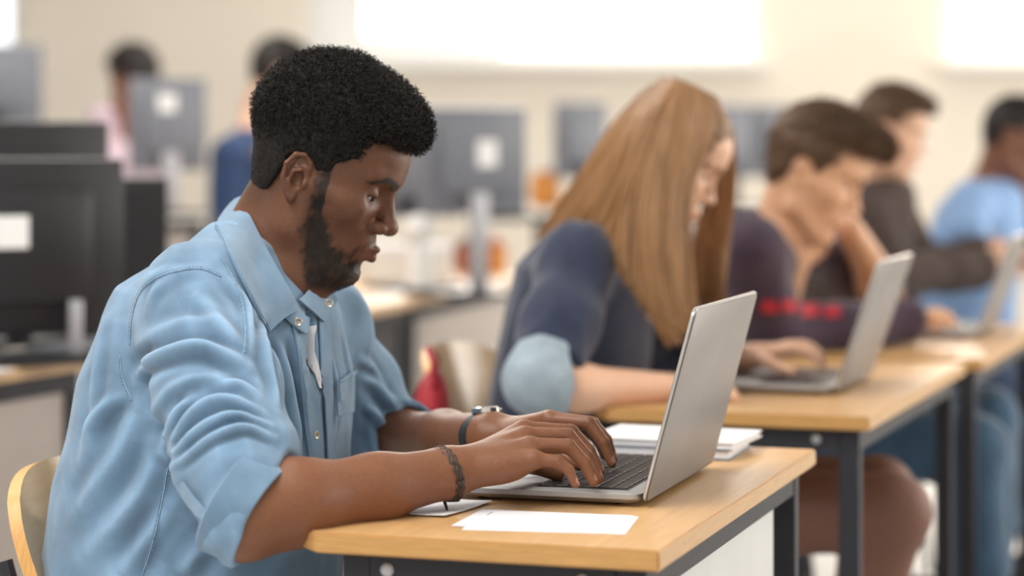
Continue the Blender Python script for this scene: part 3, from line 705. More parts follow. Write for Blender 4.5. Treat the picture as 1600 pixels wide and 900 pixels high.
# ---- denim shirt
from mathutils.bvhtree import BVHTree
CAMP = Vector((0, 0, CAMZ))
class Caster:
    def __init__(s, pos, F4): s.t = BVHTree.FromPolygons(pos.tolist(), F4.tolist())
    def __call__(s, px, py, off=0.0):
        d = (P(px, py, 1.0) - CAMP).normalized(); h = s.t.ray_cast(CAMP, d)
        if h[0] is None: return None
        n = h[1] if h[1].dot(d) < 0 else -h[1]
        return h[0] + n * off, n
    def line(s, pts, off=0.0, n=None):
        if n:                                # resample the polyline
            q = np.array(pts, float); L = np.concatenate([[0], np.cumsum(np.linalg.norm(np.diff(q, axis=0), axis=1))]); t = np.linspace(0, L[-1], n); pts = np.stack([np.interp(t, L, q[:, 0]), np.interp(t, L, q[:, 1])], 1)
        o = [s(x, y, off) for x, y in pts]; return [a[0] for a in o if a]
def spline(pts, n):                          # Catmull-Rom through pixel points
    p = np.array(pts, float); p = np.vstack([2 * p[0] - p[1], p, 2 * p[-1] - p[-2]]); o = []
    for t in np.linspace(0, len(pts) - 1 - 1e-6, n):
        i = int(t); u = t - i; a, b, c, d = p[i:i + 4]
        o.append(.5 * (2 * b + (c - a) * u + (2 * a - 5 * b + 4 * c - d) * u * u + (3 * b - a - 3 * c + d) * u ** 3))
    return np.array(o)
def fold(pos, nrm, line3, amp, wid, taper=True):
    if len(line3) < 2: return np.zeros(len(pos))
    d, t = seg_dist(pos, line3); e = np.sin(np.pi * np.clip(t, .02, .98)) ** .6 if taper else 1
    return amp * e * (np.exp(-(d / wid) ** 2) - .45 * np.exp(-((d - 1.9 * wid) / wid) ** 2))
C = SDF()
C.loft([(.44, -.400, 2.8, .205, .178), (.60, -.392, 2.8, .198, .170), (.75, -.374, 2.8, .195, .163), (.88, -.355, 2.8, .190, .145), (.95, -.350, 2.8, .178, .124), (.985, -.350, 2.8, .150, .110), (1.01, -.338, 2.8, .110, .085), (1.03, -.328, 2.8, .072, .062)], UL, UF, .02, pw=2.3)
ua = (el_n - sh_n).normalized(); fa = (wr_n - el_n).normalized()
C.chain([sh_n + Vector((-.005, .03, .004)), sh_n + Vector((0, 0, -.004)), sh_n + ua * .12, sh_n + ua * .22, el_n + ua * .0], [.056, .061, .064, .060, .057], .035)
C.chain([P(378, 385, 2.80), P(352, 412, 2.73), P(318, 452, 2.66)], [.030, .040, .052], .035)
cutN = (ua * .55 + fa * .62).normalized(); C.half(el_n + fa * .006 + ua * .004, cutN, .003, el_n + cutN * .11, .13)
uf = (el_f - sh_f).normalized(); ff = (wr_f - el_f).normalized()
C.chain([P(440, 470, 2.92), sh_f, sh_f + uf * .12, el_f, el_f + ff * .11], [.04, .060, .060, .056, .049], .03)
C.half(el_f + ff * .095, ff, .003, el_f + ff * .19, .10)
# hollow sleeve ends and the open front
C.cone(el_n - ua * .01, el_n + cutN * .06, .047, .047, .004, 's'); C.cone(el_f + ff * .07, el_f + ff * .14, .042, .042, .004, 's')
sp, sF = C.mesh(.0029, 3); sn = vnormals(sp, sF); cast = Caster(sp, sF)
arm_d, arm_t = seg_dist(sp, [sh_n, el_n]); on_arm = smst(.085, .07, arm_d)
tor = 1 - on_arm
disp = noise(sp, 26, 1) * .0016 + (.5 - np.abs(noise(sp * np.array((1, 1, .6)), 34, 4))) * .0035 + noise(sp * np.array((1, 1, .45)), 60, 3) * .0010 * tor
folds = [  # drag folds of the near sleeve: (pixels), height, width in metres
    ([(212, 592), (250, 556), (320, 543), (386, 570)], .0085, .009), ([(205, 545), (260, 512), (330, 506), (378, 540)], .0035, .011),
    ([(238, 650), (270, 606), (330, 590), (400, 618)], .0045, .010), ([(256, 706), (300, 648), (352, 622), (412, 640)], .0062, .0075), ([(262, 716), (316, 668), (372, 648), (422, 662)], .0062, .0062),
    ([(270, 728), (330, 684), (384, 667), (430, 682)], .0055, .0055), ([(254, 702), (276, 650), (296, 622)], .0045, .007),
    ([(345, 604), (376, 600), (404, 616)], .003, .006), ([(300, 690), (330, 668), (350, 662)], .003, .005),
    ([(352, 430), (384, 480), (398, 545)], .004, .009), ([(300, 455), (340, 500), (372, 548)], .003, .010),
    # trunk, near side
    ([(185, 585), (150, 660), (122, 740)], .004, .014), ([(215, 640), (180, 720), (120, 800)], .006, .015), ([(250, 700), (215, 780), (130, 872)], .006, .015), ([(262, 790), (222, 850), (190, 900)], .005, .013),
    ([(165, 500), (152, 580), (138, 660)], .003, .010), ([(330, 840), (300, 870), (280, 900)], .005, .012), ([(205, 610), (160, 640), (130, 690)], .004, .01),
    # chest
    ([(425, 525), (450, 590), (465, 660), (468, 705)], .006, .009), ([(452, 515), (470, 580), (482, 650), (485, 705)], .004, .007), ([(408, 500), (420, 570), (436, 640)], .005, .008),
    ([(520, 560), (524, 610), (522, 680)], .004, .006), ([(536, 520), (545, 570), (548, 640)], .003, .007),
    # far sleeve
    ([(566, 590), (590, 600), (622, 640)], .005, .008), ([(570, 630), (590, 650), (604, 690)], .005, .007), ([(562, 560), (585, 575), (605, 600)], .004, .007),
    # yoke and shoulder
    ([(215, 440), (260, 425), (320, 420)], .002, .009), ([(230, 480), (245, 450), (280, 430)], .003, .009)]
for px, a, w_ in folds: disp += fold(sp, sn, cast.line(spline(px, 14)), a * 1.45, w_ * .85)
ring = np.sin(arm_t * 34 + 2.2 * noise(sp, 18, 2)) * .0012 * on_arm * smst(.35, .7, arm_t); disp += ring
sp = sp + sn * disp[:, None]; sp = lap(sp, sF, .3)
# the front edge: opening with the white shirt behind
edge_n = [(468, 492), (477, 530), (480, 565), (492, 598), (500, 628), (502, 660), (504, 705)]
cast = Caster(sp, sF)
gl = cast.line(spline([(486, 498), (488, 540), (489, 570), (497, 606)], 16)); d_, t_ = seg_dist(sp, gl); sn = vnormals(sp, sF)
sp = sp - sn * (smst(.0125, .0085, d_) * (1 - .75 * smst(.55, 1, t_)) * .017)[:, None]
cav = np.zeros(len(sp)); q_ = sp
for _ in range(10): q_ = lap(q_, sF, .6)
cav = ((sp - q_) * vnormals(q_, sF)).sum(1)                       # ridges paler from washing; fold highlights and shade painted in as well
worn_shade = np.clip(cav / .0016, -1, 1.4) + .35 * noise(sp, 45, 5)
DT = np.array((.145, .250, .375))[None] * (1 + .40 * np.clip(worn_shade, -.8, 1.2))[:, None] + np.array((.03, .03, .03)) * np.clip(worn_shade, 0, 1.3)[:, None]
shirt = rel(np_mesh('shirt', sp, sF, 'denim_worn_shaded', man, DT)); cast = Caster(sp, sF); sn = vnormals(sp, sF)
# undershirt shows in the opening
g = [[cast(x_, y_, .0065)[0] for x_ in np.linspace(a, b, 5)] for (a, b, y_) in ((481, 494, 512), (481, 493, 530), (482, 494, 550), (483, 496, 572), (487, 499, 590), (492, 500, 606))]
tee = rel(MB().sheet(g, .0015).build('undershirt', 'tee_white', man, True))
def sub(mb, name, m, smooth=True): o = mb.build(name, m, shirt, smooth); return o
def strip(left, right, n, off, th, name, m, k=4, bulge=0):
    a, b = spline(left, n), spline(right, n); g = []
    for i in range(n):
        row = []
        for j in range(k):
            u = j / (k - 1); q = a[i] * (1 - u) + b[i] * u; h = cast(q[0], q[1], off + bulge * math.sin(math.pi * u))
            row.append(h[0] if h else None)
        if all(r is not None for r in row): g.append(row)
    if len(g) > 2: return sub(MB().sheet(g, th), name, m)
strip([(452, 500), (462, 540), (468, 580), (474, 640), (482, 740)], [(470, 494), (479, 540), (482, 572), (496, 625), (503, 740)], 26, .0028, .002, 'placket', 'denim', 5)
strip([(495, 500), (497, 540), (499, 580), (503, 620), (509, 740)], [(512, 500), (514, 540), (515, 580), (517, 620), (521, 740)], 26, .0035, .002, 'placket', 'denim', 5)
strip([(525, 597), (526, 622), (527, 650)], [(557, 576), (558, 608), (558, 641)], 14, .0014, .0012, 'pocket', 'denim', 8)
strip([(525, 596), (525, 599), (526, 602)], [(557, 574), (557, 577), (558, 580)], 5, .0024, .0012, 'pocket_hem', 'denim_seam', 8)
# seams: a low welt with its stitches
def seam(px, n=40, r=.0011, st=True):
    pl = cast.line(spline(px, n), .0004)
    if len(pl) < 3: return
    sub(MB().tube(pl, r, 6), 'seam', 'denim_seam')
    if st:
        q = np.array(pl); L_ = np.concatenate([[0], np.cumsum(np.linalg.norm(np.diff(q, axis=0), axis=1))]); t = np.arange(.002, L_[-1], .0042); m = MB()
        for off in (-1, 1):
            for a in t:
                p0 = Vector([np.interp(a, L_, q[:, i]) for i in range(3)]); p1 = Vector([np.interp(a + .0026, L_, q[:, i]) for i in range(3)]); d = (p1 - p0)
                if d.length < 1e-5: continue
                sd = d.cross(CAMP - p0).normalized() * off * .0024; m.tube([p0 + sd, p1 + sd], .0005, 4)
        sub(m, 'stitching', 'denim_seam')['kind'] = 'stuff'
seam([(203, 538), (208, 490), (225, 450), (262, 428), (310, 420), (345, 432)]); seam([(188, 555), (192, 590), (206, 625)], 16)
seam([(345, 405), (362, 430), (378, 470), (384, 520), (381, 552)], 24); seam([(262, 730), (252, 790), (238, 850), (222, 900)], 26)
# collar
def collar(fold_l, edge_l, name='collar', th=.0026, n=22, k=7, lift=.006, proud=0):
    a = np.array([P(*q) for q in fold_l]); b = np.array([P(*q) for q in edge_l])
    def rs(q): 
        o = np.stack([spline(q[:, [i, (i + 1) % 3]], n)[:, 0] for i in range(3)], 1); return o
    a, b = rs(a), rs(b); g = []
    for i in range(n):
        nn = np.array(CAMP) - a[i]; nn /= np.linalg.norm(nn)
        g.append([a[i] * (1 - u) + b[i] * u + (nn * .5 + np.array((-.3, 0, .6))) * lift * math.sin(math.pi * u ** .7) for u in np.linspace(0, 1, k)])
    G = np.array(g)
    if proud:
        for i in range(n):
            for j in range(k):
                px = to_px(G[i, j][None])[0]; h = cast(px[0], px[1])
                if h is None: continue
                d0 = np.linalg.norm(G[i, j] - np.array(CAMP)); d1_ = (h[0] - CAMP).length - proud * (.6 + .6 * j / (k - 1))
                if d1_ < d0: G[i, j] = np.array(CAMP) + (G[i, j] - np.array(CAMP)) * d1_ / d0
        for _ in range(2): G[1:-1, 1:-1] = .5 * G[1:-1, 1:-1] + .125 * (G[2:, 1:-1] + G[:-2, 1:-1] + G[1:-1, 2:] + G[1:-1, :-2])
    o = sub(MB().sheet(G, th), name, 'denim')
    return o, G
cn, G = collar([(376, 308, 2.86), (384, 325, 2.775), (405, 368, 2.728), (432, 418, 2.704), (455, 458, 2.700), (470, 486, 2.715)], [(336, 352, 2.865), (348, 372, 2.75), (366, 412, 2.68), (386, 452, 2.652), (404, 490, 2.640), (420, 519, 2.640)], proud=.006)
def collar_stitch(G, inset=.0045):
    m = MB(); ed = [G[i, -1] for i in range(len(G))]; ed2 = [G[-1, j] for j in range(G.shape[1] - 1, -1, -1)]
    def push(pts, inn): return [np.array(p) + (np.array(q) - np.array(p)) / (np.linalg.norm(np.array(q) - np.array(p)) + 1e-9) * inset + np.array((0, -.0018, .0012)) for p, q in zip(pts, inn)]
    l1 = push(ed, [G[i, 0] for i in range(len(G))]); l2 = push(ed2, [G[0, j] for j in range(G.shape[1] - 1, -1, -1)])
    for l_ in (l1, l2): sub(MB().tube([Vector(x) for x in l_], .0013, 6), 'collar_seam', 'denim_seam')
collar_stitch(G)
collar([(376, 308, 2.86), (400, 322, 2.905), (440, 368, 2.912), (478, 425, 2.880), (497, 452, 2.850), (508, 476, 2.825)], [(350, 340, 2.90), (385, 345, 2.965), (440, 385, 2.975), (495, 440, 2.945), (520, 470, 2.900), (526, 492, 2.860)], lift=.004)
# collar stands
def band(pts_lo, pts_hi, name='collar_stand'):
    a = np.array([P(*q) for q in pts_lo]); b = np.array([P(*q) for q in pts_hi]); n = 16
    rs = lambda q: np.stack([spline(q[:, [i, (i + 1) % 3]], n)[:, 0] for i in range(3)], 1)
    a, b = rs(a), rs(b); return sub(MB().sheet([[a[i] * (1 - u) + b[i] * u for u in np.linspace(0, 1, 4)] for i in range(n)], .0024), name, 'denim')
band([(420, 470, 2.70), (448, 500, 2.690), (474, 520, 2.700), (482, 516, 2.715)], [(425, 420, 2.72), (450, 462, 2.706), (470, 488, 2.712), (483, 497, 2.722)])
def cast_sheet(rows_px, off, name, m, th=.0024):
    g = []
    for row in rows_px:
        r_ = []
        for (x_, y_, o_) in row:
            h = cast(x_, y_); d_ = (P(x_, y_, 1) - CAMP).normalized(); L_ = (h[0] - CAMP).length if h else None; r_.append((d_, L_, o_))
        g.append(r_)
    good = [c[1] for r_ in g for c in r_ if c[1]]; fb = sum(good) / max(1, len(good))
    lim = lambda v: min(max(v, 2.70), 2.84)
    return sub(MB().sheet([[CAMP + d_ * (lim(L_ or fb) - off - o_) for d_, L_, o_ in r_] for r_ in g], th), name, m)
cast_sheet([[(466 + 28 * u, 468 - 36 * u + 6 * math.sin(3.14 * u), .004) for u in np.linspace(0, 1, 6)], [(478 + 28 * u, 478 - 34 * u, .008) for u in np.linspace(0, 1, 6)], [(492 + 28 * u, 490 - 34 * u, .010) for u in np.linspace(0, 1, 6)], [(506 + 21 * u, 503 - 34 * u, .008) for u in np.linspace(0, 1, 6)]], .006, 'collar_stand', 'denim')
def button(px, py, d=None, r=.0052):
    if d is None:
        h = cast(px, py, .004); 
        if not h: return
        p, nn = h
    else: p = P(px, py, d); nn = (CAMP - p).normalized()
    M4 = Matrix.Translation(p) @ nn.to_track_quat('Z', 'Y').to_matrix().to_4x4()
    o = MB().lathe([(r * .6, -.002), (r, -.0005), (r, .001), (r * .85, .0018), (r * .7, .0012), (.0001, .001)], 18, M4).build('button', 'button_metal', shirt, True)
    m = MB()
    for sx in (-1, 1):
        for sy in (-1, 1): m.lathe([(.0007, 0), (.0007, .0003)], 6, M4 @ Matrix.Translation((sx * .0013, sy * .0013, .0011)))
    o2 = m.build('button_hole', 'button_hole', shirt); o2['kind'] = 'stuff'
button(466, 503, 2.690); button(514, 474, 2.745); button(490, 680)
# rolled cuffs
def cuff(el, axis_up, cut, c, R0, R1, name='cuff'):
    axis = cut; x_ = axis.orthogonal().normalized(); y_ = axis.cross(x_); g = []
    for i in range(49):
        a = 2 * math.pi * i / 48; row = []
        for j, (s_, rr) in enumerate([(-.040, R0 + .001), (-.038, R0 + .004), (-.02, (R0 + R1) / 2 + .0045), (-.004, R1 + .004), (0.001, R1 + .0025), (.0015, R1 - .001), (-.002, R1 - .0035), (-.02, R1 - .005)]):
            wob = 1 + .018 * math.sin(3 * a + 1 + j * .3) + .012 * math.sin(7 * a + s_ * 90)
            row.append(c + axis * s_ + (x_ * math.cos(a) + y_ * math.sin(a)) * rr * wob)
        g.append(row)
    return sub(MB().sheet(g, .0012), name, 'denim')
cuff(el_n, ua, (ua * .62 + fa * .55).normalized(), el_n + fa * .010 + ua * .002, .0585, .0535)
cuff(el_f, uf, ff, el_f + ff * .098, .0525, .049)
cb = cast(292, 768, .006)
tab = strip([(283, 758), (300, 785), (322, 812)], [(293, 752), (312, 778), (334, 806)], 8, .006, .002, 'cuff_tab', 'denim', 4)
# ---- jeans
J = SDF()
fw = Vector((.951, -.309, 0)); lt = Vector((.309, .951, 0)); hip = Vector((-.41, 2.80, .535))
J.ell(hip, (.17, .19, .085), .03)
for s_, kn in ((-1, .40), (1, .40)):
    h0 = hip + lt * .09 * s_; k0 = h0 + fw * kn + lt * .03 * s_ + Vector((0, 0, .015)); an = k0 + fw * .05 + Vector((0, 0, -.43))
    J.chain([h0, k0], [.085, .064], .03); J.chain([k0, an], [.062, .048], .02)
jp, jF = J.mesh(.007, 2); jn = vnormals(jp, jF); jp = jp + jn * (noise(jp, 40, 2) * .003)[:, None]
rel(np_mesh('jeans', jp, jF, 'jeans', man))
for s_ in (-1, 1):
    a_ = hip + lt * .12 * s_ + fw * .45 ; sh = SDF(); b0 = Vector((a_.x, a_.y, .045)); sh.chain([b0 + fw * -.06, b0 + fw * .08, b0 + fw * .15 + Vector((0, 0, -.012))], [.045, .04, .03], .02); sh.half((b0.x, b0.y, .004), (0, 0, -1), .004, (b0.x, b0.y, -.2), .3)
    q, qf = sh.mesh(.006, 1); rel(np_mesh('shoe', q, qf, 'rubber', man))
# ------------------------------------------------------------------ the other students
mat('hair_girl_base', (.20, .10, .04), .6, var=.2, scale=40)
mat('hair_girl', (.30, .155, .065), .45, var=.22, scale=60, stretch=(1, 1, .12), spec=.4)
mat('hair_brown', (.105, .055, .027), .55, var=.3, scale=120); mat('hair_dark', (.018, .013, .012), .6, var=.3, scale=120)
mat('navy', (.018, .026, .060), .85, var=.2, scale=40, bump=.2, bscale=300, sheen=.2); mat('pale_denim', (.30, .37, .43), .85, var=.12, scale=40)
mat('plum', (.040, .020, .040), .9, var=.25, scale=30, sheen=.2); mat('red_print', (.42, .012, .03), .7, var=.1)
mat('brown_knit', (.045, .028, .024), .9, var=.2, scale=40); mat('pale_collar', (.6, .6, .62), .8); mat('blue_shirt', (.20, .33, .56), .85, var=.1, scale=20)
mat('blue_jeans', (.035, .085, .15), .85, var=.25, scale=18, sheen=.2); mat('tights', (.17, .075, .05), .6, var=.05, scale=30); mat('deep_blue', (.02, .045, .12), .85, var=.1, scale=20); mat('pink_shirt', (.55, .42, .48), .8, var=.05)
def seat_person(label, f, skin, loc):
    t = thing('person', label, 'person', (loc[0], loc[1], 0)); t['group'] = 'students working at the desks'
    return t
def attach(o, t): o.matrix_parent_inverse = Matrix.Translation((-t.location[0], -t.location[1], 0)); return o
def face_tint(pos, f, skin, lip, brow, cheek=None):
    L = f.inv(pos); q = np.stack([L[:, 0], np.abs(L[:, 1]), L[:, 2]], 1); T = np.tile(np.array(skin), (len(pos), 1))
    def paint(m, c): T[:] = T * (1 - m[:, None]) + np.array(c) * m[:, None]
    paint(np.clip(smst(.7, .4, seg_dist(q, [(9.7, 0, -5.0), (8.2, 2.2, -5.6)])[0]) + smst(.9, .5, seg_dist(q, [(9.5, 0, -6.25), (8.1, 2.0, -5.9)])[0]), 0, 1) * .8, lip)
    paint(smst(.65, .3, seg_dist(q, [(9.7, 1.2, 3.1), (9.1, 2.8, 3.7), (8.0, 4.3, 3.7), (7.0, 5.3, 3.0)])[0]) * .85, brow)
    paint(smst(.4, .15, seg_dist(q, [(7.1, 4.5, 1.2), (7.9, 4.0, 1.5), (8.35, 3.2, 1.5), (8.3, 2.2, 1.25)])[0]) * .85, brow)
    return T
def cloth(C, h, name, m, t, amp=.004, sc=30, stretch=(1, 1, .5)):
    p, f4 = C.mesh(h, 2); n = vnormals(p, f4); q = p * np.array(stretch)
    r = np.abs(noise(q, sc, 2)); p = p + n * ((.5 - r) * amp + noise(p, sc * .4, 1) * amp * .6)[:, None]
    return attach(np_mesh(name, p, f4, m, t), t)
def hair_cap(f, ells, line, cut_k=.75, h=.005, m='hair_brown', t=None, disp=.0015, sc=160, flow=(1, 1, 1), locks=5000):
    H = SDF(); xs_, zs_ = line
    def fn(q):
        l = f.inv(q.astype(float)); m_ = None
        for c, r in ells:
            d = (l - np.array(c)); r = np.array(r); k0 = np.linalg.norm(d / r, axis=1); k1 = np.linalg.norm(d / r ** 2, axis=1) + 1e-9; e = k0 * (k0 - 1) / k1
            if m_ is None: m_ = e
            else: hh = np.clip(.5 + .5 * (m_ - e) / 1.5, 0, 1); m_ = m_ * (1 - hh) + e * hh - 1.5 * hh * (1 - hh)
        return np.maximum(m_, (np.interp(l[:, 0], xs_, zs_) - l[:, 2]) * cut_k) * f.s
    H.add(fn, f(0, 0, 5.5), .19); p, f4 = H.mesh(h, 2); n = vnormals(p, f4); l = f.inv(p) * np.array(flow)
    p = p + n * (noise(l * .01, sc, 2) * disp + noise(l * .01, sc * 2.3, 3) * disp * .6)[:, None]
    o = attach(np_mesh('hair', p, f4, m, t), t)
    if locks:
        g = np.random.default_rng(8); l = f.inv(p); i = g.choice(len(p), min(len(p), locks), replace=False); fwd = f.M @ np.array((.75, 0, .25)); up_ = smst(3, 9, l[i, 2])
        curls_mesh('locks', p[i], n[i] * .22 + fwd[None] * up_[:, None] - (f.M @ np.array((0, 0, .8)))[None] * (1 - up_)[:, None], up_, o, m, 9, .14, .0003, .0004, .008, .012, .0007, .0004)
    return o
SHORT = ([-9, -6, -4.2, -2.9, -2.3, -1.2, .6, 1.2, 1.6, 2.6, 3.0, 4.8, 5.6, 7.5, 9.4, 14], [-4.4, -4.4, -3.2, 0, 2.6, 3.3, 3.0, 1.0, .6, .8, 3.3, 4.6, 7.0, 7.8, 8.2, 8.2])
def strands(guides, n, r, parent, t, m, jit=.006, seg=12, seed=1, ends=.12):
    g = np.random.default_rng(seed); G = []
    for gl in guides:
        p = np.array([P(*q) for q in gl]); G.append(np.stack([spline(p[:, [i, (i + 1) % 3]], seg)[:, 0] for i in range(3)], 1))
    G = np.array(G); u = g.uniform(0, len(G) - 1 - 1e-4, n); i = u.astype(int); w_ = (u - i)[:, None, None]
    c = G[i] * (1 - w_) + G[i + 1] * w_; tt = np.linspace(0, 1, seg)[None, :, None]
    c = c + g.normal(size=(n, 1, 3)) * jit * (.25 + tt) + np.sin(tt * 5 + g.uniform(0, 6, (n, 1, 1))) * g.normal(size=(n, 1, 3)) * jit * .35
    L = 1 - ends * g.uniform(0, 1, (n, 1, 1)); tq = tt * L; idx = tq[:, :, 0] * (seg - 1); a = np.clip(idx.astype(int), 0, seg - 2); fr = (idx - a)[..., None]; ar = np.arange(n)[:, None]
    c = c[ar, a] * (1 - fr) + c[ar, a + 1] * fr
    tg = np.gradient(c, axis=1); tg /= np.linalg.norm(tg, axis=2, keepdims=True) + 1e-12; v = CAMP_N - c; v /= np.linalg.norm(v, axis=2, keepdims=True)
    u1 = np.cross(tg, v); u1 /= np.linalg.norm(u1, axis=2, keepdims=True) + 1e-12; u2 = np.cross(tg, u1); rr = r * g.uniform(.6, 1.3, (n, 1, 1)) * (1 - .6 * tt ** 3)
    K = 5; ring = np.stack([c + (u1 * math.cos(2 * math.pi * k / K) + u2 * math.sin(2 * math.pi * k / K) * .6) * rr for k in range(K)], 2).reshape(-1, 3)
    o = (np.arange(n) * seg * K)[:, None, None]; j = (np.arange(seg - 1) * K)[None, :, None]; q = np.arange(K)[None, None]; q1 = (q + 1) % K
    f4 = np.stack([o + j + q, o + j + q1, o + j + K + q1, o + j + K + q], -1).reshape(-1, 4)
    ob = np_mesh('strands', ring, f4, m, parent); ob['kind'] = 'stuff'; return ob
CAMP_N = np.array((0, 0, CAMZ)); SK = srgb(222, 178, 150); UP = Vector((0, 0, 1))
# ---- the girl with long hair
gf = Frame(P(1036, 250, 3.86), -6, 30, 0, .96); girl = seat_person('girl with long light brown hair in a navy shirt', gf, SK, (.12, 3.9))
S = SDF(); add_head(S, gf, nose=.85, jaw=.92, ears=(), lid=.6); nk = np.array(P(985, 400, 3.9)); S.cone(gf(-1.5, 0, -2), nk, .048, .052, .02); S.cone(gf(1.8, 0, -5.5), nk + (.03, -.01, -.02), .032, .042, .03)
shN, elN, wrN = P(905, 408, 3.74), P(842, 606, 3.575), P(1052, 607, 3.70)
shF, elF, wrF = P(1040, 420, 4.05), P(1040, 580, 4.2), P(1180, 556, 3.99)
S.chain([shN, elN, elN + (wrN - elN) * .3, wrN], [.04, .034, .036, .024], .02); S.chain([shF, elF, elF + (wrF - elF) * .3, wrF], [.04, .034, .035, .023], .02); S.cone(nk, (nk + np.array(shN)) / 2, .05, .04, .03)
S.chain([nk, (.12, 3.9, .75)], [.06, .08], .03); S.cone(shN, nk, .03, .04, .03); S.cone(shF, nk, .03, .04, .03)
hN = [pn((1075, 600, 3.76), (1105, 608, 3.78), (1130, 615, 3.78)), pn((1098, 600, 3.73), (1128, 603, 3.73), (1150, 619, 3.725)), pn((1098, 604, 3.71), (1130, 607, 3.71), (1152, 622, 3.70)), pn((1096, 607, 3.69), (1126, 611, 3.69), (1148, 625, 3.68)), pn((1093, 611, 3.67), (1118, 615, 3.665), (1135, 626, 3.66))]
hF = [pn((1200, 565, 3.93), (1222, 576, 3.90), (1240, 581, 3.89)), pn((1238, 546, 3.96), (1265, 552, 3.95), (1284, 576, 3.94)), pn((1240, 543, 3.985), (1268, 546, 3.98), (1288, 569, 3.975)), pn((1238, 540, 4.01), (1264, 540, 4.01), (1284, 560, 4.01)), pn((1232, 540, 4.035), (1254, 536, 4.04), (1272, 550, 4.04))]
add_hand(S, wrN, hN, .02, .9); add_hand(S, wrF, hF, .02, .95)
p_, f_ = S.mesh(.0038, 1); b_ = attach(np_mesh('body', p_, f_, 'skin_light', girl, face_tint(p_, gf, SK, srgb(196, 110, 100), srgb(110, 75, 50))), girl); eyeballs(gf, b_)
C = SDF(); gl_, gw = A3((.334, .943, 0)), A3((.943, -.334, 0))
C.loft([(.44, .07, 3.9, .17, .13), (.7, .09, 3.9, .16, .12), (.88, .115, 3.9, .17, .115), (.96, .125, 3.9, .165, .105), (1.0, .14, 3.9, .12, .085), (1.03, .155, 3.9, .075, .06)], gl_, gw, .02, pw=2.3)
C.chain([nk + (-.01, -.05, -.035), shN, shN + (elN - shN) * .5, elN], [.045, .058, .056, .053], .03); C.chain([nk + (0, .06, -.035), shF, shF + (elF - shF) * .5, elF, elF + (wrF - elF) * .6], [.045, .055, .05, .047, .042], .03)
gc = (wrN - elN).normalized(); gu = (elN - shN).normalized(); C.half(elN - gu * .052, gu, .003, elN + gu * .05 - gc * .02, .125)
C.half(np.array(P(1035, 545, 3.75)) , (0, -.2, -1), .004, (.36, 3.8, .60), .10)
gs = cloth(C, .0055, 'shirt', 'navy', girl, .007, 26)
def ring_cuff(c, ax, R0, R1, L, par, m, name='cuff', n=36):
    ax = ax.normalized(); x_ = ax.orthogonal().normalized(); y_ = ax.cross(x_); g = []
    for i in range(n + 1):
        a = 2 * math.pi * i / n; g.append([c + ax * s_ + (x_ * math.cos(a) + y_ * math.sin(a)) * rr * (1 + .02 * math.sin(3 * a + s_ * 60)) for s_, rr in ((-L, R0), (-L * .9, R0 + .004), (-L * .4, (R0 + R1) / 2 + .004), (0, R1 + .003), (.001, R1), (-.01, R1 - .005))])
    return MB().sheet(g, .0015).build(name, m, par, True)
K_ = SDF(); K_.chain([elN - gu * .09, elN - gu * .01, elN + gc * .08], [.057, .057, .052], .01); K_.half(elN - gu * .062, -gu, .003, elN - gu * .16, .12); K_.half(elN + gc * .036, gc, .003, elN + gc * .13, .12); K_.cone(elN, elN + gc * .1, .043, .043, .004, 's')
cp_, cf_ = K_.mesh(.005, 2); np_mesh('cuff', cp_ + vnormals(cp_, cf_) * (noise(cp_, 60, 2) * .0025)[:, None], cf_, 'pale_denim', gs)

hc = hair_cap(gf, [((-.2, 0, 5.2), (9.9, 8.2, 8.9)), ((-4.5, 0, 0), (5.6, 6.8, 7))], ([-12, -3, 2, 5.5, 7.5, 9, 12], [-8, -6, -3, 2.5, 6.3, 7.6, 8.4]), m='hair_girl_base', t=girl, disp=.001, sc=120, locks=0)
G_ = [[(1038, 127, 3.92), (972, 190, 3.98), (915, 280, 4.0), (868, 355, 4.02), (850, 385, 4.03)], [(1040, 126, 3.86), (978, 178, 3.87), (922, 265, 3.89), (872, 345, 3.94), (846, 388, 3.97)], [(1046, 127, 3.80), (990, 195, 3.775), (945, 285, 3.79), (905, 345, 3.82), (872, 378, 3.85)],
      [(1055, 127, 3.785), (1008, 205, 3.745), (978, 290, 3.735), (955, 350, 3.74), (935, 395, 3.735)], [(1058, 128, 3.785), (1018, 210, 3.742), (994, 300, 3.73), (985, 380, 3.71), (990, 450, 3.69)], [(1070, 131, 3.775), (1042, 210, 3.735), (1022, 300, 3.715), (1018, 390, 3.685), (1030, 480, 3.665), (1052, 540, 3.66)],
      [(1088, 139, 3.775), (1080, 200, 3.742), (1056, 285, 3.722), (1050, 370, 3.69), (1056, 455, 3.675), (1066, 530, 3.67)], [(1106, 150, 3.785), (1114, 200, 3.765), (1086, 268, 3.74), (1072, 335, 3.725), (1074, 410, 3.71), (1084, 490, 3.69)]]
strands(G_, 2400, .0027, hc, girl, 'hair_girl', .0045, 14, 3)
strands([[(1116, 156, 3.85), (1142, 215, 3.90), (1143, 290, 3.94), (1134, 370, 3.95), (1128, 440, 3.93), (1124, 492, 3.92)], [(1108, 150, 3.9), (1140, 212, 3.95), (1130, 300, 3.99), (1112, 380, 3.97), (1104, 470, 3.95)], [(1100, 146, 3.92), (1130, 212, 3.98), (1112, 300, 4.0), (1090, 390, 3.97), (1082, 480, 3.94)]], 620, .003, hc, girl, 'hair_girl', .004, 12, 4)
LG = SDF(); hp_ = Vector((.06, 3.9, .54))
LG.ell(hp_, (.17, .18, .085), .03); k1 = P(1395, 800, 3.72); k2 = P(1372, 770, 3.95)
LG.chain([hp_ + Vector((.02, -.09, .01)), k1], [.085, .062], .03); LG.chain([k1, k1 + Vector((-.06, .05, -.22)), k1 + Vector((-.12, .12, -.48))], [.058, .056, .036], .02)
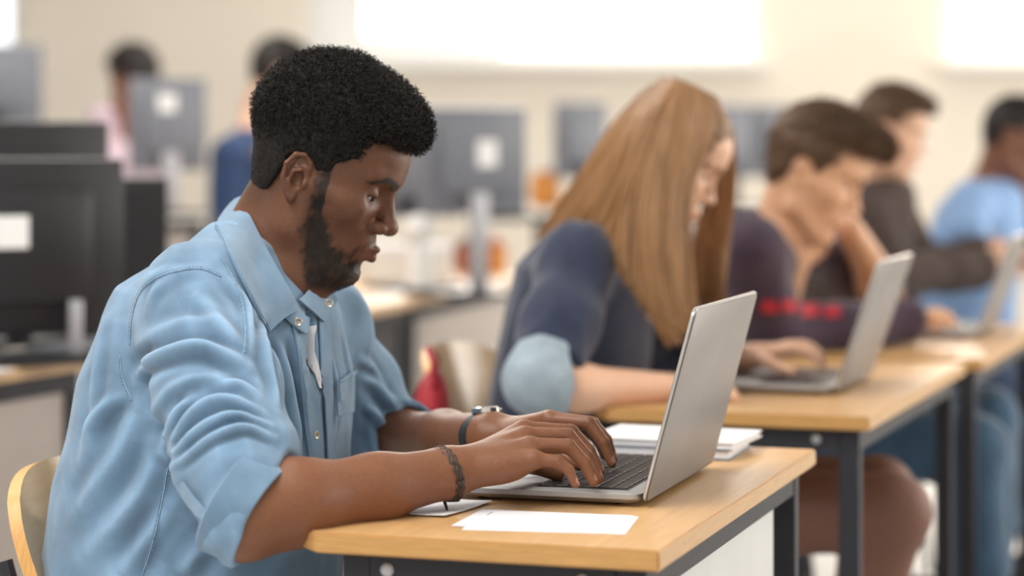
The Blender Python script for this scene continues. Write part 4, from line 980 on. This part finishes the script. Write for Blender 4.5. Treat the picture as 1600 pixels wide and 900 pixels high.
LG.chain([hp_ + Vector((.02, .09, .01)), k2], [.085, .062], .03); LG.chain([k2, k2 + Vector((-.03, -.03, -.22)), k2 + Vector((-.02, -.06, -.49))], [.058, .056, .036], .02)
p_, f_ = LG.mesh(.008, 2); attach(np_mesh('tights', p_, f_, 'tights', girl), girl)
for b0 in (k1 + Vector((-.12, .12, 0)), k2 + Vector((-.02, -.06, 0))):
    sh_ = SDF(); b0 = Vector((b0.x, b0.y, .04)); sh_.chain([b0 + Vector((-.04, .01, 0)), b0 + Vector((.10, -.03, 0)), b0 + Vector((.16, -.05, -.012))], [.04, .036, .026], .02); sh_.half((b0.x, b0.y, .004), (0, 0, -1), .004, (b0.x, b0.y, -.2), .3); q, qf = sh_.mesh(.008, 1); attach(np_mesh('shoe', q, qf, 'rubber', girl), girl)
# ---- the boy in the dark jumper, head propped on his far hand
bf = Frame(P(1262, 276, 4.732), -14, 24, 0, 1.10); boy = seat_person('boy in a dark jumper with red print, head on hand', bf, SK, (.47, 4.84))
S = SDF(); add_head(S, bf, nose=1.0, jaw=1.0, lid=.6); nk = np.array(P(1215, 385, 4.784)); S.cone(bf(-1.6, 0, -1.8), nk, .057, .062, .02); S.cone(bf(1.8, 0, -6), nk + (.012, -.004, .0), .028, .05, .02)
shN, elN, wrN = P(1172, 395, 4.57), P(1205, 522, 4.64), P(1432, 500, 4.80)
shF, elF, wrF = P(1300, 400, 5.054), P(1392, 478, 5.117), P(1330, 360, 4.888)
S.chain([shN, elN, wrN], [.045, .04, .027], .02); S.chain([shF, elF, elF + (wrF - elF) * .35, wrF], [.045, .042, .044, .028], .02); S.chain([nk, (.49, 4.84, .75)], [.07, .09], .03); S.cone(shN, nk, .035, .045, .03); S.cone(shF, nk, .035, .045, .03)
add_hand(S, wrN, [pn((1445, 505, 4.867), (1458, 508, 4.888), (1470, 512, 4.888)), pn((1462, 488, 4.867), (1478, 492, 4.867), (1490, 506, 4.867)), pn((1464, 489, 4.836), (1480, 492, 4.836), (1492, 508, 4.836)), pn((1462, 491, 4.805), (1477, 495, 4.805), (1487, 509, 4.805)), pn((1458, 494, 4.774), (1470, 498, 4.774), (1479, 511, 4.774))], .02, 1)
add_hand(S, wrF, [None, pn((1318, 330, 4.867), (1310, 312, 4.867), (1300, 300, 4.867)), pn((1322, 325, 4.888), (1315, 305, 4.888), (1305, 292, 4.888)), pn((1325, 325, 4.909), (1320, 305, 4.909), (1310, 292, 4.909)), pn((1328, 330, 4.930), (1322, 312, 4.930), (1314, 300, 4.930))], .02, 1)
p_, f_ = S.mesh(.0048, 1); b_ = attach(np_mesh('body', p_, f_, 'skin_light', boy, face_tint(p_, bf, srgb(214, 166, 132), srgb(180, 105, 92), srgb(60, 40, 28))), boy); eyeballs(bf, b_)
C = SDF(); C.loft([(.44, 0.374, 4.84, .19, .15), (.7, 0.416, 4.84, .19, .145), (.88, 0.463, 4.84, .20, .14), (.96, 0.489, 4.84, .19, .125), (1.0, 0.510, 4.84, .14, .10), (1.03, 0.525, 4.84, .095, .075)], gl_, gw, .02, pw=2.3)
C.chain([nk + (-.01, -.06, -.03), shN, shN + (elN - shN) * .5, elN, elN + (wrN - elN) * .5, wrN - (wrN - elN) * .06], [.045, .068, .066, .062, .056, .046], .03)
C.chain([nk + (.01, .07, -.03), shF, elF - (elF - shF) * .1], [.045, .062, .056], .03)
js = cloth(C, .0065, 'jumper', 'plum', boy, .008, 22)
ring_cuff(elF + (wrF - elF) * .06, wrF - elF, .06, .054, .05, js, 'plum')
cj = Caster(np.array([v.co[:] for v in js.data.vertices]), np.array([p.vertices[:] for p in js.data.polygons]))
for x0, y0, w_, h_ in ((1190, 470, 24, 18), (1221, 468, 22, 19), (1250, 477, 28, 18), (1287, 480, 25, 16)):   # red print on the sleeve, its letters not legible
    g = [[cj(x0 + w_ * a, y0 + h_ * b + 1.5 * math.sin(9 * a + x0), .003) for b in np.linspace(0, 1, 5)] for a in np.linspace(0, 1, 6)]
    if all(q for r in g for q in r): MB().sheet([[q[0] for q in r] for r in g], .002).build('print_patch', 'red_print', js, True)
hair_cap(bf, [((-.3, 0, 5.6), (9.7, 7.9, 8.9)), ((5.2, 0, 10.0), (7.2, 6.2, 3.9)), ((-3.0, 0, .5), (5.2, 6.3, 5.6))], SHORT, m='hair_brown', t=boy, disp=.002, sc=90, flow=(.5, 1, 1))
J = SDF(); hp_ = Vector((.385, 4.84, .54)); J.ell(hp_, (.17, .19, .085), .03)
for kx, s_ in ((P(1520, 700, 4.597), -1), (P(1540, 655, 5.044), 1)):
    J.chain([hp_ + Vector((.02, .1 * s_, 0)), kx], [.09, .072], .03); J.chain([kx, kx + Vector((.0, -.02, -.22)), kx + Vector((-.02, -.02, -.50))], [.07, .064, .05], .02)
    b0 = kx + Vector((-.02, -.02, 0)); b0.z = .04; sh_ = SDF(); sh_.chain([b0 + Vector((-.04, .01, 0)), b0 + Vector((.12, -.03, 0)), b0 + Vector((.19, -.05, -.012))], [.045, .04, .03], .02); sh_.half((b0.x, b0.y, .004), (0, 0, -1), .004, (b0.x, b0.y, -.2), .3); q, qf = sh_.mesh(.008, 1); attach(np_mesh('shoe', q, qf, 'brown_knit', boy), boy)
cloth(J, .009, 'jeans', 'blue_jeans', boy, .008, 20)
chair(Vector((.415, 4.84, 0)), 19, 'bent plywood chair under the boy in the dark jumper', .80)
# ---- two more students further along the row
def far_student(label, f, nkp, rows, arms, skin, lip, brow, top, hair_ells, hm, line=SHORT, legs=True, h=.009, hands=None, col=None):
    t = seat_person(label, f, skin, (rows[0][1], rows[0][2])); S = SDF(); add_head(S, f, lid=.5); nk = np.array(nkp); S.cone(f(-1.6, 0, -1.8), nk, .056, .06, .02); S.cone(f(1.8, 0, -6), nk + f.M @ np.array((.03, 0, -.01)), .036, .048, .03); S.chain([nk, (rows[0][1], rows[0][2], .75)], [.07, .09], .03)
    C = SDF(); C.loft(rows, gl_, gw, .02, pw=2.3)
    for a, sl in arms:
        S.chain(a, [.045] + [.04] * (len(a) - 2) + [.027], .02); S.cone(a[0], nk, .035, .045, .03)
        if len(a) > 2: d_ = (a[-1] - a[-2]).normalized(); S.ell(a[-1] + d_ * .045, (.05, .04, .03), .02)
        b = [a[0], a[1]] if sl <= 1 else [a[0], a[1], a[1] + (a[2] - a[1]) * (sl - 1)]
        if sl < 1: b = [a[0], a[0] + (a[1] - a[0]) * sl]
        C.chain([Vector(nk) + (a[0] - Vector(nk)) * .35 + Vector((0, 0, -.03))] + b, [.045, .066] + [.058] * (len(b) - 1), .03)
        if hands and len(a) > 2:
            d_ = (a[-1] - a[-2]).normalized(); sd = d_.cross(UP).normalized(); w_ = a[-1]
            for q in range(4): o_ = w_ + d_ * .085 + sd * (.03 - .02 * q); S.chain([w_ + d_ * .04 + sd * (.02 - .013 * q), o_, o_ + d_ * .05 + Vector((0, 0, -.03))], [.012, .01, .007], .006)
            S.chain([w_ + d_ * .02 + sd * .02, w_ + d_ * .06 + sd * .05], [.014, .009], .008)
    p_, f_ = S.mesh(.007, 1); attach(np_mesh('body', p_, f_, 'skin_light', t, face_tint(p_, f, skin, lip, brow)), t)
    c = cloth(C, h, 'jumper' if 'jumper' in label or 'jacket' in label else 'shirt', top, t, .008, 20)
    hair_cap(f, hair_ells, line, m=hm, t=t, h=.008, disp=.003, sc=70)
    if col:
        K_ = SDF(); K_.chain([nk + np.array((-.01, 0, .0)), nk + np.array((.012, 0, .045))], [.074, .066], .01); K_.half(nk + np.array((.012, 0, .05)), (.25, 0, 1), .003, nk + np.array((.03, 0, .15)), .11); a_, b_ = K_.mesh(.007, 1); np_mesh('collar', a_, b_, col, c)
    chair(Vector((rows[0][1] + .03, rows[0][2], 0)), 19, 'bent plywood chair under the ' + label, .80)
    if legs:
        J = SDF(); hp_ = Vector((rows[0][1], rows[0][2], .54)); J.ell(hp_, (.17, .19, .085), .03)
        for s_ in (-1, 1):
            kx = hp_ + Vector((.40, -.14 + .1 * s_, .01)); J.chain([hp_ + Vector((.02, .1 * s_, 0)), kx], [.09, .068], .03); J.chain([kx, kx + Vector((0, 0, -.25)), kx + Vector((-.02, 0, -.50))], [.066, .06, .05], .02)
            b0 = Vector((kx.x, kx.y, .04)); sh_ = SDF(); sh_.chain([b0 + Vector((-.04, .01, 0)), b0 + Vector((.12, -.03, 0)), b0 + Vector((.19, -.05, -.012))], [.045, .04, .03], .02); sh_.half((b0.x, b0.y, .004), (0, 0, -1), .004, (b0.x, b0.y, -.2), .3); q, qf = sh_.mesh(.01, 1); attach(np_mesh('shoe', q, qf, 'rubber', t), t)
        cloth(J, .014, 'jeans', 'jeans', t, .006, 20)
    return t, c
def rows_at(x, y, z=0, dx=.10, a=.19): return [(.44, x - dx, y, a, .15), (.7, x - dx * .6, y, a, .145), (.9, x - dx * .15, y, a + .01, .14), (.98 + z, x, y, a, .125), (1.03 + z, x + .02, y, .14, .1), (1.06 + z, x + .03, y, .09, .075)]
NORM = [((-.3, 0, 5.6), (9.7, 7.9, 8.8)), ((4.2, 0, 9.6), (6.4, 6.2, 3.6)), ((-3.0, 0, .5), (5.0, 6.3, 5.6))]
f3 = Frame(P(1384, 212, 6.2), -10, 14, 0, 1.0); n3 = P(1362, 305, 6.25)
far_student('boy with short brown hair in a dark brown jacket', f3, n3, rows_at(n3.x - .01, 6.25, .03), [([P(1352, 345, 6.05), P(1402, 432, 5.95), P(1540, 418, 6.15)], 1.9), ([P(1400, 345, 6.45), P(1450, 420, 6.55), P(1540, 400, 6.45)], 1.9)], srgb(214, 170, 142), srgb(180, 110, 96), srgb(60, 40, 28), 'brown_knit', NORM, 'hair_brown', hands=True, col='pale_collar')
f4_ = Frame(P(1578, 222, 6.9), -8, 16, 0, 1.02); n4 = P(1545, 300, 6.95)
far_student('man with cropped black hair in a sky blue shirt', f4_, n4, rows_at(n4.x - .02, 6.95, .02, .08, .20), [([P(1520, 320, 6.75), P(1512, 372, 6.6), P(1590, 400, 6.75)], .9), ([P(1570, 320, 7.15), P(1625, 395, 7.1), P(1600, 300, 6.95)], .9)], srgb(120, 78, 58), srgb(110, 62, 56), (.01, .008, .007), 'blue_shirt', [((-.3, 0, 5.4), (9.2, 7.7, 8.2)), ((-3.0, 0, .5), (5.0, 6.2, 5.4))], 'hair_dark', hands=True)
f5 = Frame(P(212, 128, 9.2), 160, 10, 0, 1.05); n5 = P(205, 170, 9.2)
far_student('student with dark hair in a pink top behind a monitor', f5, n5, rows_at(n5.x, 9.2, .15, .0, .2), [([P(165, 190, 9.2), P(160, 250, 9.1)], 1), ([P(245, 190, 9.3), P(250, 250, 9.2)], 1)], srgb(130, 85, 65), srgb(110, 62, 56), (.01, .008, .007), 'pink_shirt', [((-.3, 0, 5.4), (10.2, 9, 9.4)), ((-3.0, 0, .5), (6.0, 7, 6.4))], 'hair_dark')
f6 = Frame(P(428, 122, 8.7), 25, 20, 0, 1.12); n6 = P(408, 172, 8.7)
far_student('student in a deep blue top seen behind the man', f6, n6, rows_at(n6.x - .02, 8.7, .09, .08, .22), [([P(360, 245, 8.45), P(350, 340, 8.4)], 1), ([P(450, 240, 9.0), P(450, 340, 9.0)], 1)], srgb(200, 155, 130), srgb(180, 110, 96), (.03, .02, .015), 'deep_blue', NORM, 'hair_dark')
# ------------------------------------------------------------------ computer desks, monitors and clutter of the far row
mat('wood_pale', (.55, .36, .20), .4, var=.1, scale=8, stretch=(1, 8, 1)); mat('white_box', (.74, .72, .68), .6, var=.04); mat('orange', (.62, .24, .04), .5, var=.1); mat('terracotta', (.35, .10, .05), .6, var=.1); mat('red_bag', (.30, .01, .02), .7, var=.2)
def table(a, b, depth, zt, label, m='wood_pale', panel='panel_beige', name='computer_desk'):
    """a, b = ends of the visible long edge (points at table height), depth runs away to the left"""
    d = (b - a); d.z = 0; L = d.length; ang = math.atan2(d.y, d.x); t = thing(name, label, 'desk', (a.x, a.y, 0), ang, 'computer desks of the far row')
    MB().box((0, 0, zt - .025), (L, depth, zt), bev=.003).build('table_top', m, t)
    for x in (.02, L - .06):
        for y in (.02, depth - .06): MB().box((x, y, .0), (x + .04, y + .04, zt - .025), bev=.003).build('leg', 'steel_dark', t)
    for y in (.02, depth - .06): MB().box((.06, y, zt - .065), (L - .06, y + .04, zt - .025)).build('apron', 'steel_dark', t)
    MB().box((.06, .03, .25), (L - .06, .045, zt - .065)).build('modesty_panel', panel, t)
    return t
dp = lambda x, y: desk_pt(x, y)
e1, e2 = dp(-260, 618), dp(146, 556)
table(e1, e2, .72, .75, 'computer desk with a beech edge carrying the black monitors')
e3, e6 = dp(505, 496), dp(836, 428); ev = (e6 - e3).normalized(); e4 = e3 + (e6 - e3) * .36; e5 = e4 + ev * .012
table(e3, e4, .75, .75, 'short computer desk holding the pale box and papers', panel='steel_dark'); table(e5, e6, .75, .75, 'computer desk holding the grey monitor with a label')
e7, e8 = P(212, 338, 8.1), P(330, 330, 8.3); zt4 = .945
table(Vector((e7.x, e7.y, 0)), Vector((e8.x, e8.y, 0)), .7, zt4, 'raised computer desk under the far grey monitor', 'white_box')
e9, e10 = P(838, 300, 9.6), P(1250, 292, 10.2); table(Vector((e9.x, e9.y, 0)), Vector((e10.x, e10.y, 0)), .7, .93, 'long computer desk below the back windows', 'white_box')
def monitor(p, yaw, W, H, zt, zc, label, m='black_plastic', sticker=None, rim=None, st='steel_dark', dark='black_plastic', px=0, pw=.028):
    """p = foot point, zc = height of the panel's lower edge; local -y is the back of the monitor (seen from here)"""
    t = thing('monitor', label, 'monitor', (p.x, p.y, zt), R(yaw), 'computer monitors of the far row')
    z0 = zc - zt; b = MB().box((-W / 2, -.012, z0), (W / 2, .02, z0 + H), bev=.006); b.build('housing', m, t, True)
    MB().box((-W / 2 + .012, .0199, z0 + .012), (W / 2 - .012, .0206, z0 + H - .012)).build('screen', 'screen', t)
    MB().box((-W * .33, -.035, z0 + H * .18), (W * .33, -.012, z0 + H * .82), bev=.01).build('rear_cover', m, t, True)
    MB().box((px - pw, -.052, .015), (px + pw, -.035, z0 + H * .2), bev=.004).build('stand_post', st, t, True)
    MB().box((-.12, -.12, 0), (.12, .08, .015), bev=.006).build('stand_base', dark, t, True)
    if sticker:
        x, z, w_, h_ = sticker; MB().box((x - w_ / 2, -.0365, z0 + z - h_ / 2), (x + w_ / 2, -.0352, z0 + z + h_ / 2)).build('sticker', 'label_white', t)
    if rim: MB().box((-W / 2 + .005, -.014, z0 + H - .002), (W / 2 - .005, .018, z0 + H + .006), bev=.002).build('top_rim', rim, t)
    return t
def at(x, d, z=.75): q = P(x, 300, d); return Vector((q.x, q.y, z))
monitor(at(28, 4.42), 30, .42, .34, .75, .80, 'black monitor with a white sticker on its back', sticker=(-.04, .20, .10, .062), st='silver_plastic', px=.10, pw=.013)
monitor(at(20, 4.86), 30, .42, .36, .75, .86, 'taller black monitor standing behind the stickered one')
tw = thing('computer_tower', 'black computer tower on the desk beside the black monitors', 'computer', at(178, 5.2), R(18)); MB().box((-.09, -.2, .012), (.09, .2, .35), bev=.008).build('case', 'black_plastic', tw, True); MB().box((-.085, -.203, .05), (.085, -.2, .33)).build('rear_plate', 'black_plastic', tw)
for sx in (-1, 1):
    for sy in (-1, 1): MB().lathe([(.012, 0), (.012, .013)], 10, Matrix.Translation((sx * .07, sy * .17, 0))).build('foot', 'rubber', tw)
monitor(at(738, 6.55), 26, .33, .30, .75, .985, 'grey monitor with a white label on its back', 'grey_plastic', sticker=(.03, .17, .062, .075), rim='label_white', st='silver_plastic')
monitor(at(640, 6.95), 30, .34, .30, .75, .965, 'dark slate monitor beside the labelled grey one', 'grey_plastic')
monitor(at(262, 8.0, zt4), 22, .27, .32, zt4, 1.10, 'grey monitor with a bright round sticker on the raised desk', 'grey_plastic', sticker=(-.01, .235, .06, .06), st='silver_plastic')
monitor(at(-10, 8.6, 0), 20, .36, .30, 0, 1.27, 'grey monitor on a tall stand by the corner window', 'grey_plastic')
for x, d, l in ((907, 9.75, 'mauve grey monitor under the wide window'), (1138, 10.2, 'grey monitor behind the girl and the boy'), (1214, 10.3, 'grey monitor nearest the cream wall pier')):
    monitor(at(x, d, .93), 25, .24, .32, .93, 1.06, l, 'grey_plastic')
# pale box, papers and small things on the far desks
bx = thing('storage_box', 'pale cardboard box with a lid beside the papers', 'box', dp(640, 440) + Vector((-.02, .12, 0)), R(20)); MB().box((-.14, -.1, 0), (.13, .1, .085), bev=.004).build('box_body', 'white_box', bx); MB().box((-.145, -.105, .085), (.135, .105, .115), bev=.004).build('lid', 'paper', bx)
paper(dp(640, 458), 20, .16, .24, .75, 'white paper sheet in front of the pale box', name='paper_sheet'); paper(dp(735, 444), 20, .2, .28, .75, 'white paper sheet below the labelled grey monitor')
paper(Vector((-1.085, 4.05, 0)), 17, .2, .5, .75, 'white paper sheet at the edge of the left computer desk')
def lathe_thing(name, label, cat, p, prof, m, extra=None):
    t = thing(name, label, cat, p); MB().lathe(prof, 18).build('body', m, t, True)
    if extra: MB().lathe(extra[0], 18).build(extra[1], extra[2], t, True)
    return t
lathe_thing('ball_placeholder', 'small white ball speaker on a dark base', 'placeholder', at(655, 6.62) , [(.035, 0), (.035, .14), (.02, .15), (.03, .155), (.042, .18), (.042, .2), (.03, .225), (.001, .232)], 'label_white', ([(.045, 0), (.045, .02), (.0351, .022)], 'base', 'black_plastic'))  # invented ball on a base, standing in for a blurred bright lamp spot
lathe_thing('pen_cup', 'orange pen cup near the grey monitor stand', 'cup', dp(815, 428) + Vector((-.09, .05, 0)), [(.035, 0), (.04, .09), (.036, .09), (.033, .01)], 'orange', ([(.03, .012), (.03, .1), (.001, .13)], 'pens', 'terracotta'))
lathe_thing('flower_pot', 'terracotta pot on the desk behind the box', 'pot', dp(735, 436) + Vector((-.02, .35, 0)), [(.035, 0), (.05, .08), (.055, .08), (.055, .1), (.045, .1), (.04, .085)], 'terracotta', ([(.044, .08), (.03, .11), (.001, .12)], 'soil', 'brown_knit'))
lathe_thing('mug', 'white mug beside the terracotta pot', 'mug', dp(770, 432) + Vector((-.02, .3, 0)), [(.035, 0), (.04, .02), (.04, .1), (.036, .1), (.034, .02)], 'label_white', ([(.0345, .02), (.0345, .085)], 'coffee', 'brown_knit'))
for x, l, m in ((800, 'white pot on the long far desk', 'label_white'), (852, 'brown jar on the long far desk', 'orange')):
    lathe_thing('storage_jar', l, 'jar', at(x, 9.85, .93), [(.05, 0), (.065, .03), (.065, .12), (.05, .14), (.052, .16), (.001, .165)], m, ([(.053, .16), (.053, .18), (.001, .185)], 'lid', 'white_box'))
# keyboard and mouse beside the left monitors
kb = thing('keyboard', 'black keyboard below the black monitors', 'keyboard', at(150, 4.62), R(-18)); MB().box((-.06, -.2, 0), (.06, .2, .018), bev=.004).build('case', 'black_plastic', kb)
for r in range(5):
    for q in range(14): MB().box((-.052 + r * .021, -.19 + q * .027, .018), (-.034 + r * .021, -.167 + q * .027, .023)).build('key', 'grey_plastic', kb)
# books piled at the far edge of the man's desk
def book(p, ang, a, b, z, th, label, cover, name='notebook'):
    t = thing(name, label, 'book', (p.x, p.y, z), -R(ang), 'books piled at the far edge of the desk'); MB().box((-a / 2 + .003, -b / 2 + .003, .002), (a / 2 - .003, b / 2 - .003, th - .002)).build('pages', 'paper', t)
    for zz in (0, th - .002): MB().box((-a / 2, -b / 2, zz), (a / 2, b / 2, zz + .002)).build('cover', cover, t)
    return t
q0 = Vector((.213, 3.062, 0))
book(q0 + Vector((-.01, 0, 0)), 16, .205, .15, .7502, .014, 'dark folder at the bottom of the pile behind the laptop', 'grey_plastic', 'folder')
book(q0 + Vector((.004, .005, 0)), 20, .20, .15, .7644, .009, 'white notebook on top of the dark folder behind the laptop', 'label_white')
# red bag hung on the girl's chair
bgt = thing('shoulder_bag', 'red bag hanging at the back of the girl\'s chair', 'bag', (-.135, 3.74, 0)); bg_ = SDF(); bp_ = Vector((-.125, 3.74, .685)); bg_.ell(bp_, (.028, .075, .115), .02); bg_.ell(bp_ + Vector((.004, 0, -.05)), (.04, .085, .07), .03); bg_.ell(bp_ + Vector((-.012, -.01, .03)), (.024, .06, .07), .015)
st_ = MB().tube([bp_ + Vector((0, -.05, .09)), bp_ + Vector((.0, -.045, .125)), bp_ + Vector((-.01, 0, .145)), bp_ + Vector((0, .045, .125)), bp_ + Vector((0, .05, .09))], .006, 8).build('strap', 'red_bag', bgt, True); st_.matrix_parent_inverse = Matrix.Translation((.135, -3.74, 0))
q, qf = bg_.mesh(.006, 1); o = np_mesh('bag_body', q, qf, 'red_bag', bgt); o.matrix_parent_inverse = Matrix.Translation((.135, -3.74, 0))
# ------------------------------------------------------------------ watch and bracelet
def around(c, axis, R1, R2, n=48, sq=1.0):
    axis = axis.normalized(); x_ = axis.cross(UP).normalized(); y_ = x_.cross(axis); return [c + x_ * math.cos(2 * math.pi * i / n) * R1 + y_ * math.sin(2 * math.pi * i / n) * R2 for i in range(n)], x_, y_
mat('strap', (.014, .018, .02), .55, var=.2, scale=80); mat('watch_glass', (.02, .03, .03), .08); mat('leather_cord', (.045, .026, .018), .6, var=.35, scale=160, bump=.5, bscale=300)
wn_, we_ = MAN_WRISTS['far']; axf = (wn_ - we_).normalized(); cw = wn_ - axf * .012
pts, x_, y_ = around(cw, axf, .0335, .0285)
wt = thing('wristwatch', 'dark wristwatch on the man\'s far wrist', 'watch', cw)
def relw(o, t): o.matrix_parent_inverse = Matrix.Translation(-t.location); return o
g = [[p + axf * s_ for s_ in (-.0095, -.005, 0, .005, .0095)] for p in pts + pts[:1]]; relw(MB().sheet(g, .0025).build('strap', 'strap', wt, True), wt)
top = cw + y_ * .031; Mw = Matrix.Translation(top) @ Matrix((( x_.x, axf.x, y_.x), (x_.y, axf.y, y_.y), (x_.z, axf.z, y_.z))).to_4x4()
case = relw(MB().lathe([(.0155, -.004), (.0175, -.002), (.0175, .003), (.0155, .005), (.0145, .0045), (.001, .0042)], 28, Mw).build('case', 'chrome', wt, True), wt)
MB().lathe([(.0143, .0043), (.0143, .0052), (.001, .0056)], 24, Mw).build('glass', 'watch_glass', case, True); MB().lathe([(.0022, 0), (.0022, .004)], 10, Mw @ Matrix.Translation((-.0175, 0, 0)) @ Matrix.Rotation(R(-90), 4, 'Y')).build('crown', 'chrome', case, True)
wn_, we_ = MAN_WRISTS['near']; axn = (wn_ - we_).normalized(); cb_ = wn_ - axn * .006
br = thing('bracelet', 'brown braided cord bracelet on the man\'s near wrist', 'bracelet', cb_)
for k, off in enumerate((-.004, .0005, .0045)):
    pts, x_, y_ = around(cb_ + axn * off + Vector((0, 0, -.001)), axn + Vector((.08 * (k - 1), 0, .1)), .0338 + .0006 * k, .0295 + .0006 * k, 72)
    a_ = [p + axn * .0012 * math.sin(i * 1.4 + k) for i, p in enumerate(pts)]; relw(MB().tube(a_, [.0017 + .0004 * math.sin(i * 2.1) for i in range(72)], 6, closed=True).build('cord', 'leather_cord', br, True), br)
relw(MB().tube([cb_ - Vector((0, .0, .031)), cb_ - Vector((-.003, .004, .04)), cb_ - Vector((-.001, .004, .047))], [.002, .0016, .001], 6).build('cord_end', 'leather_cord', br, True), br)
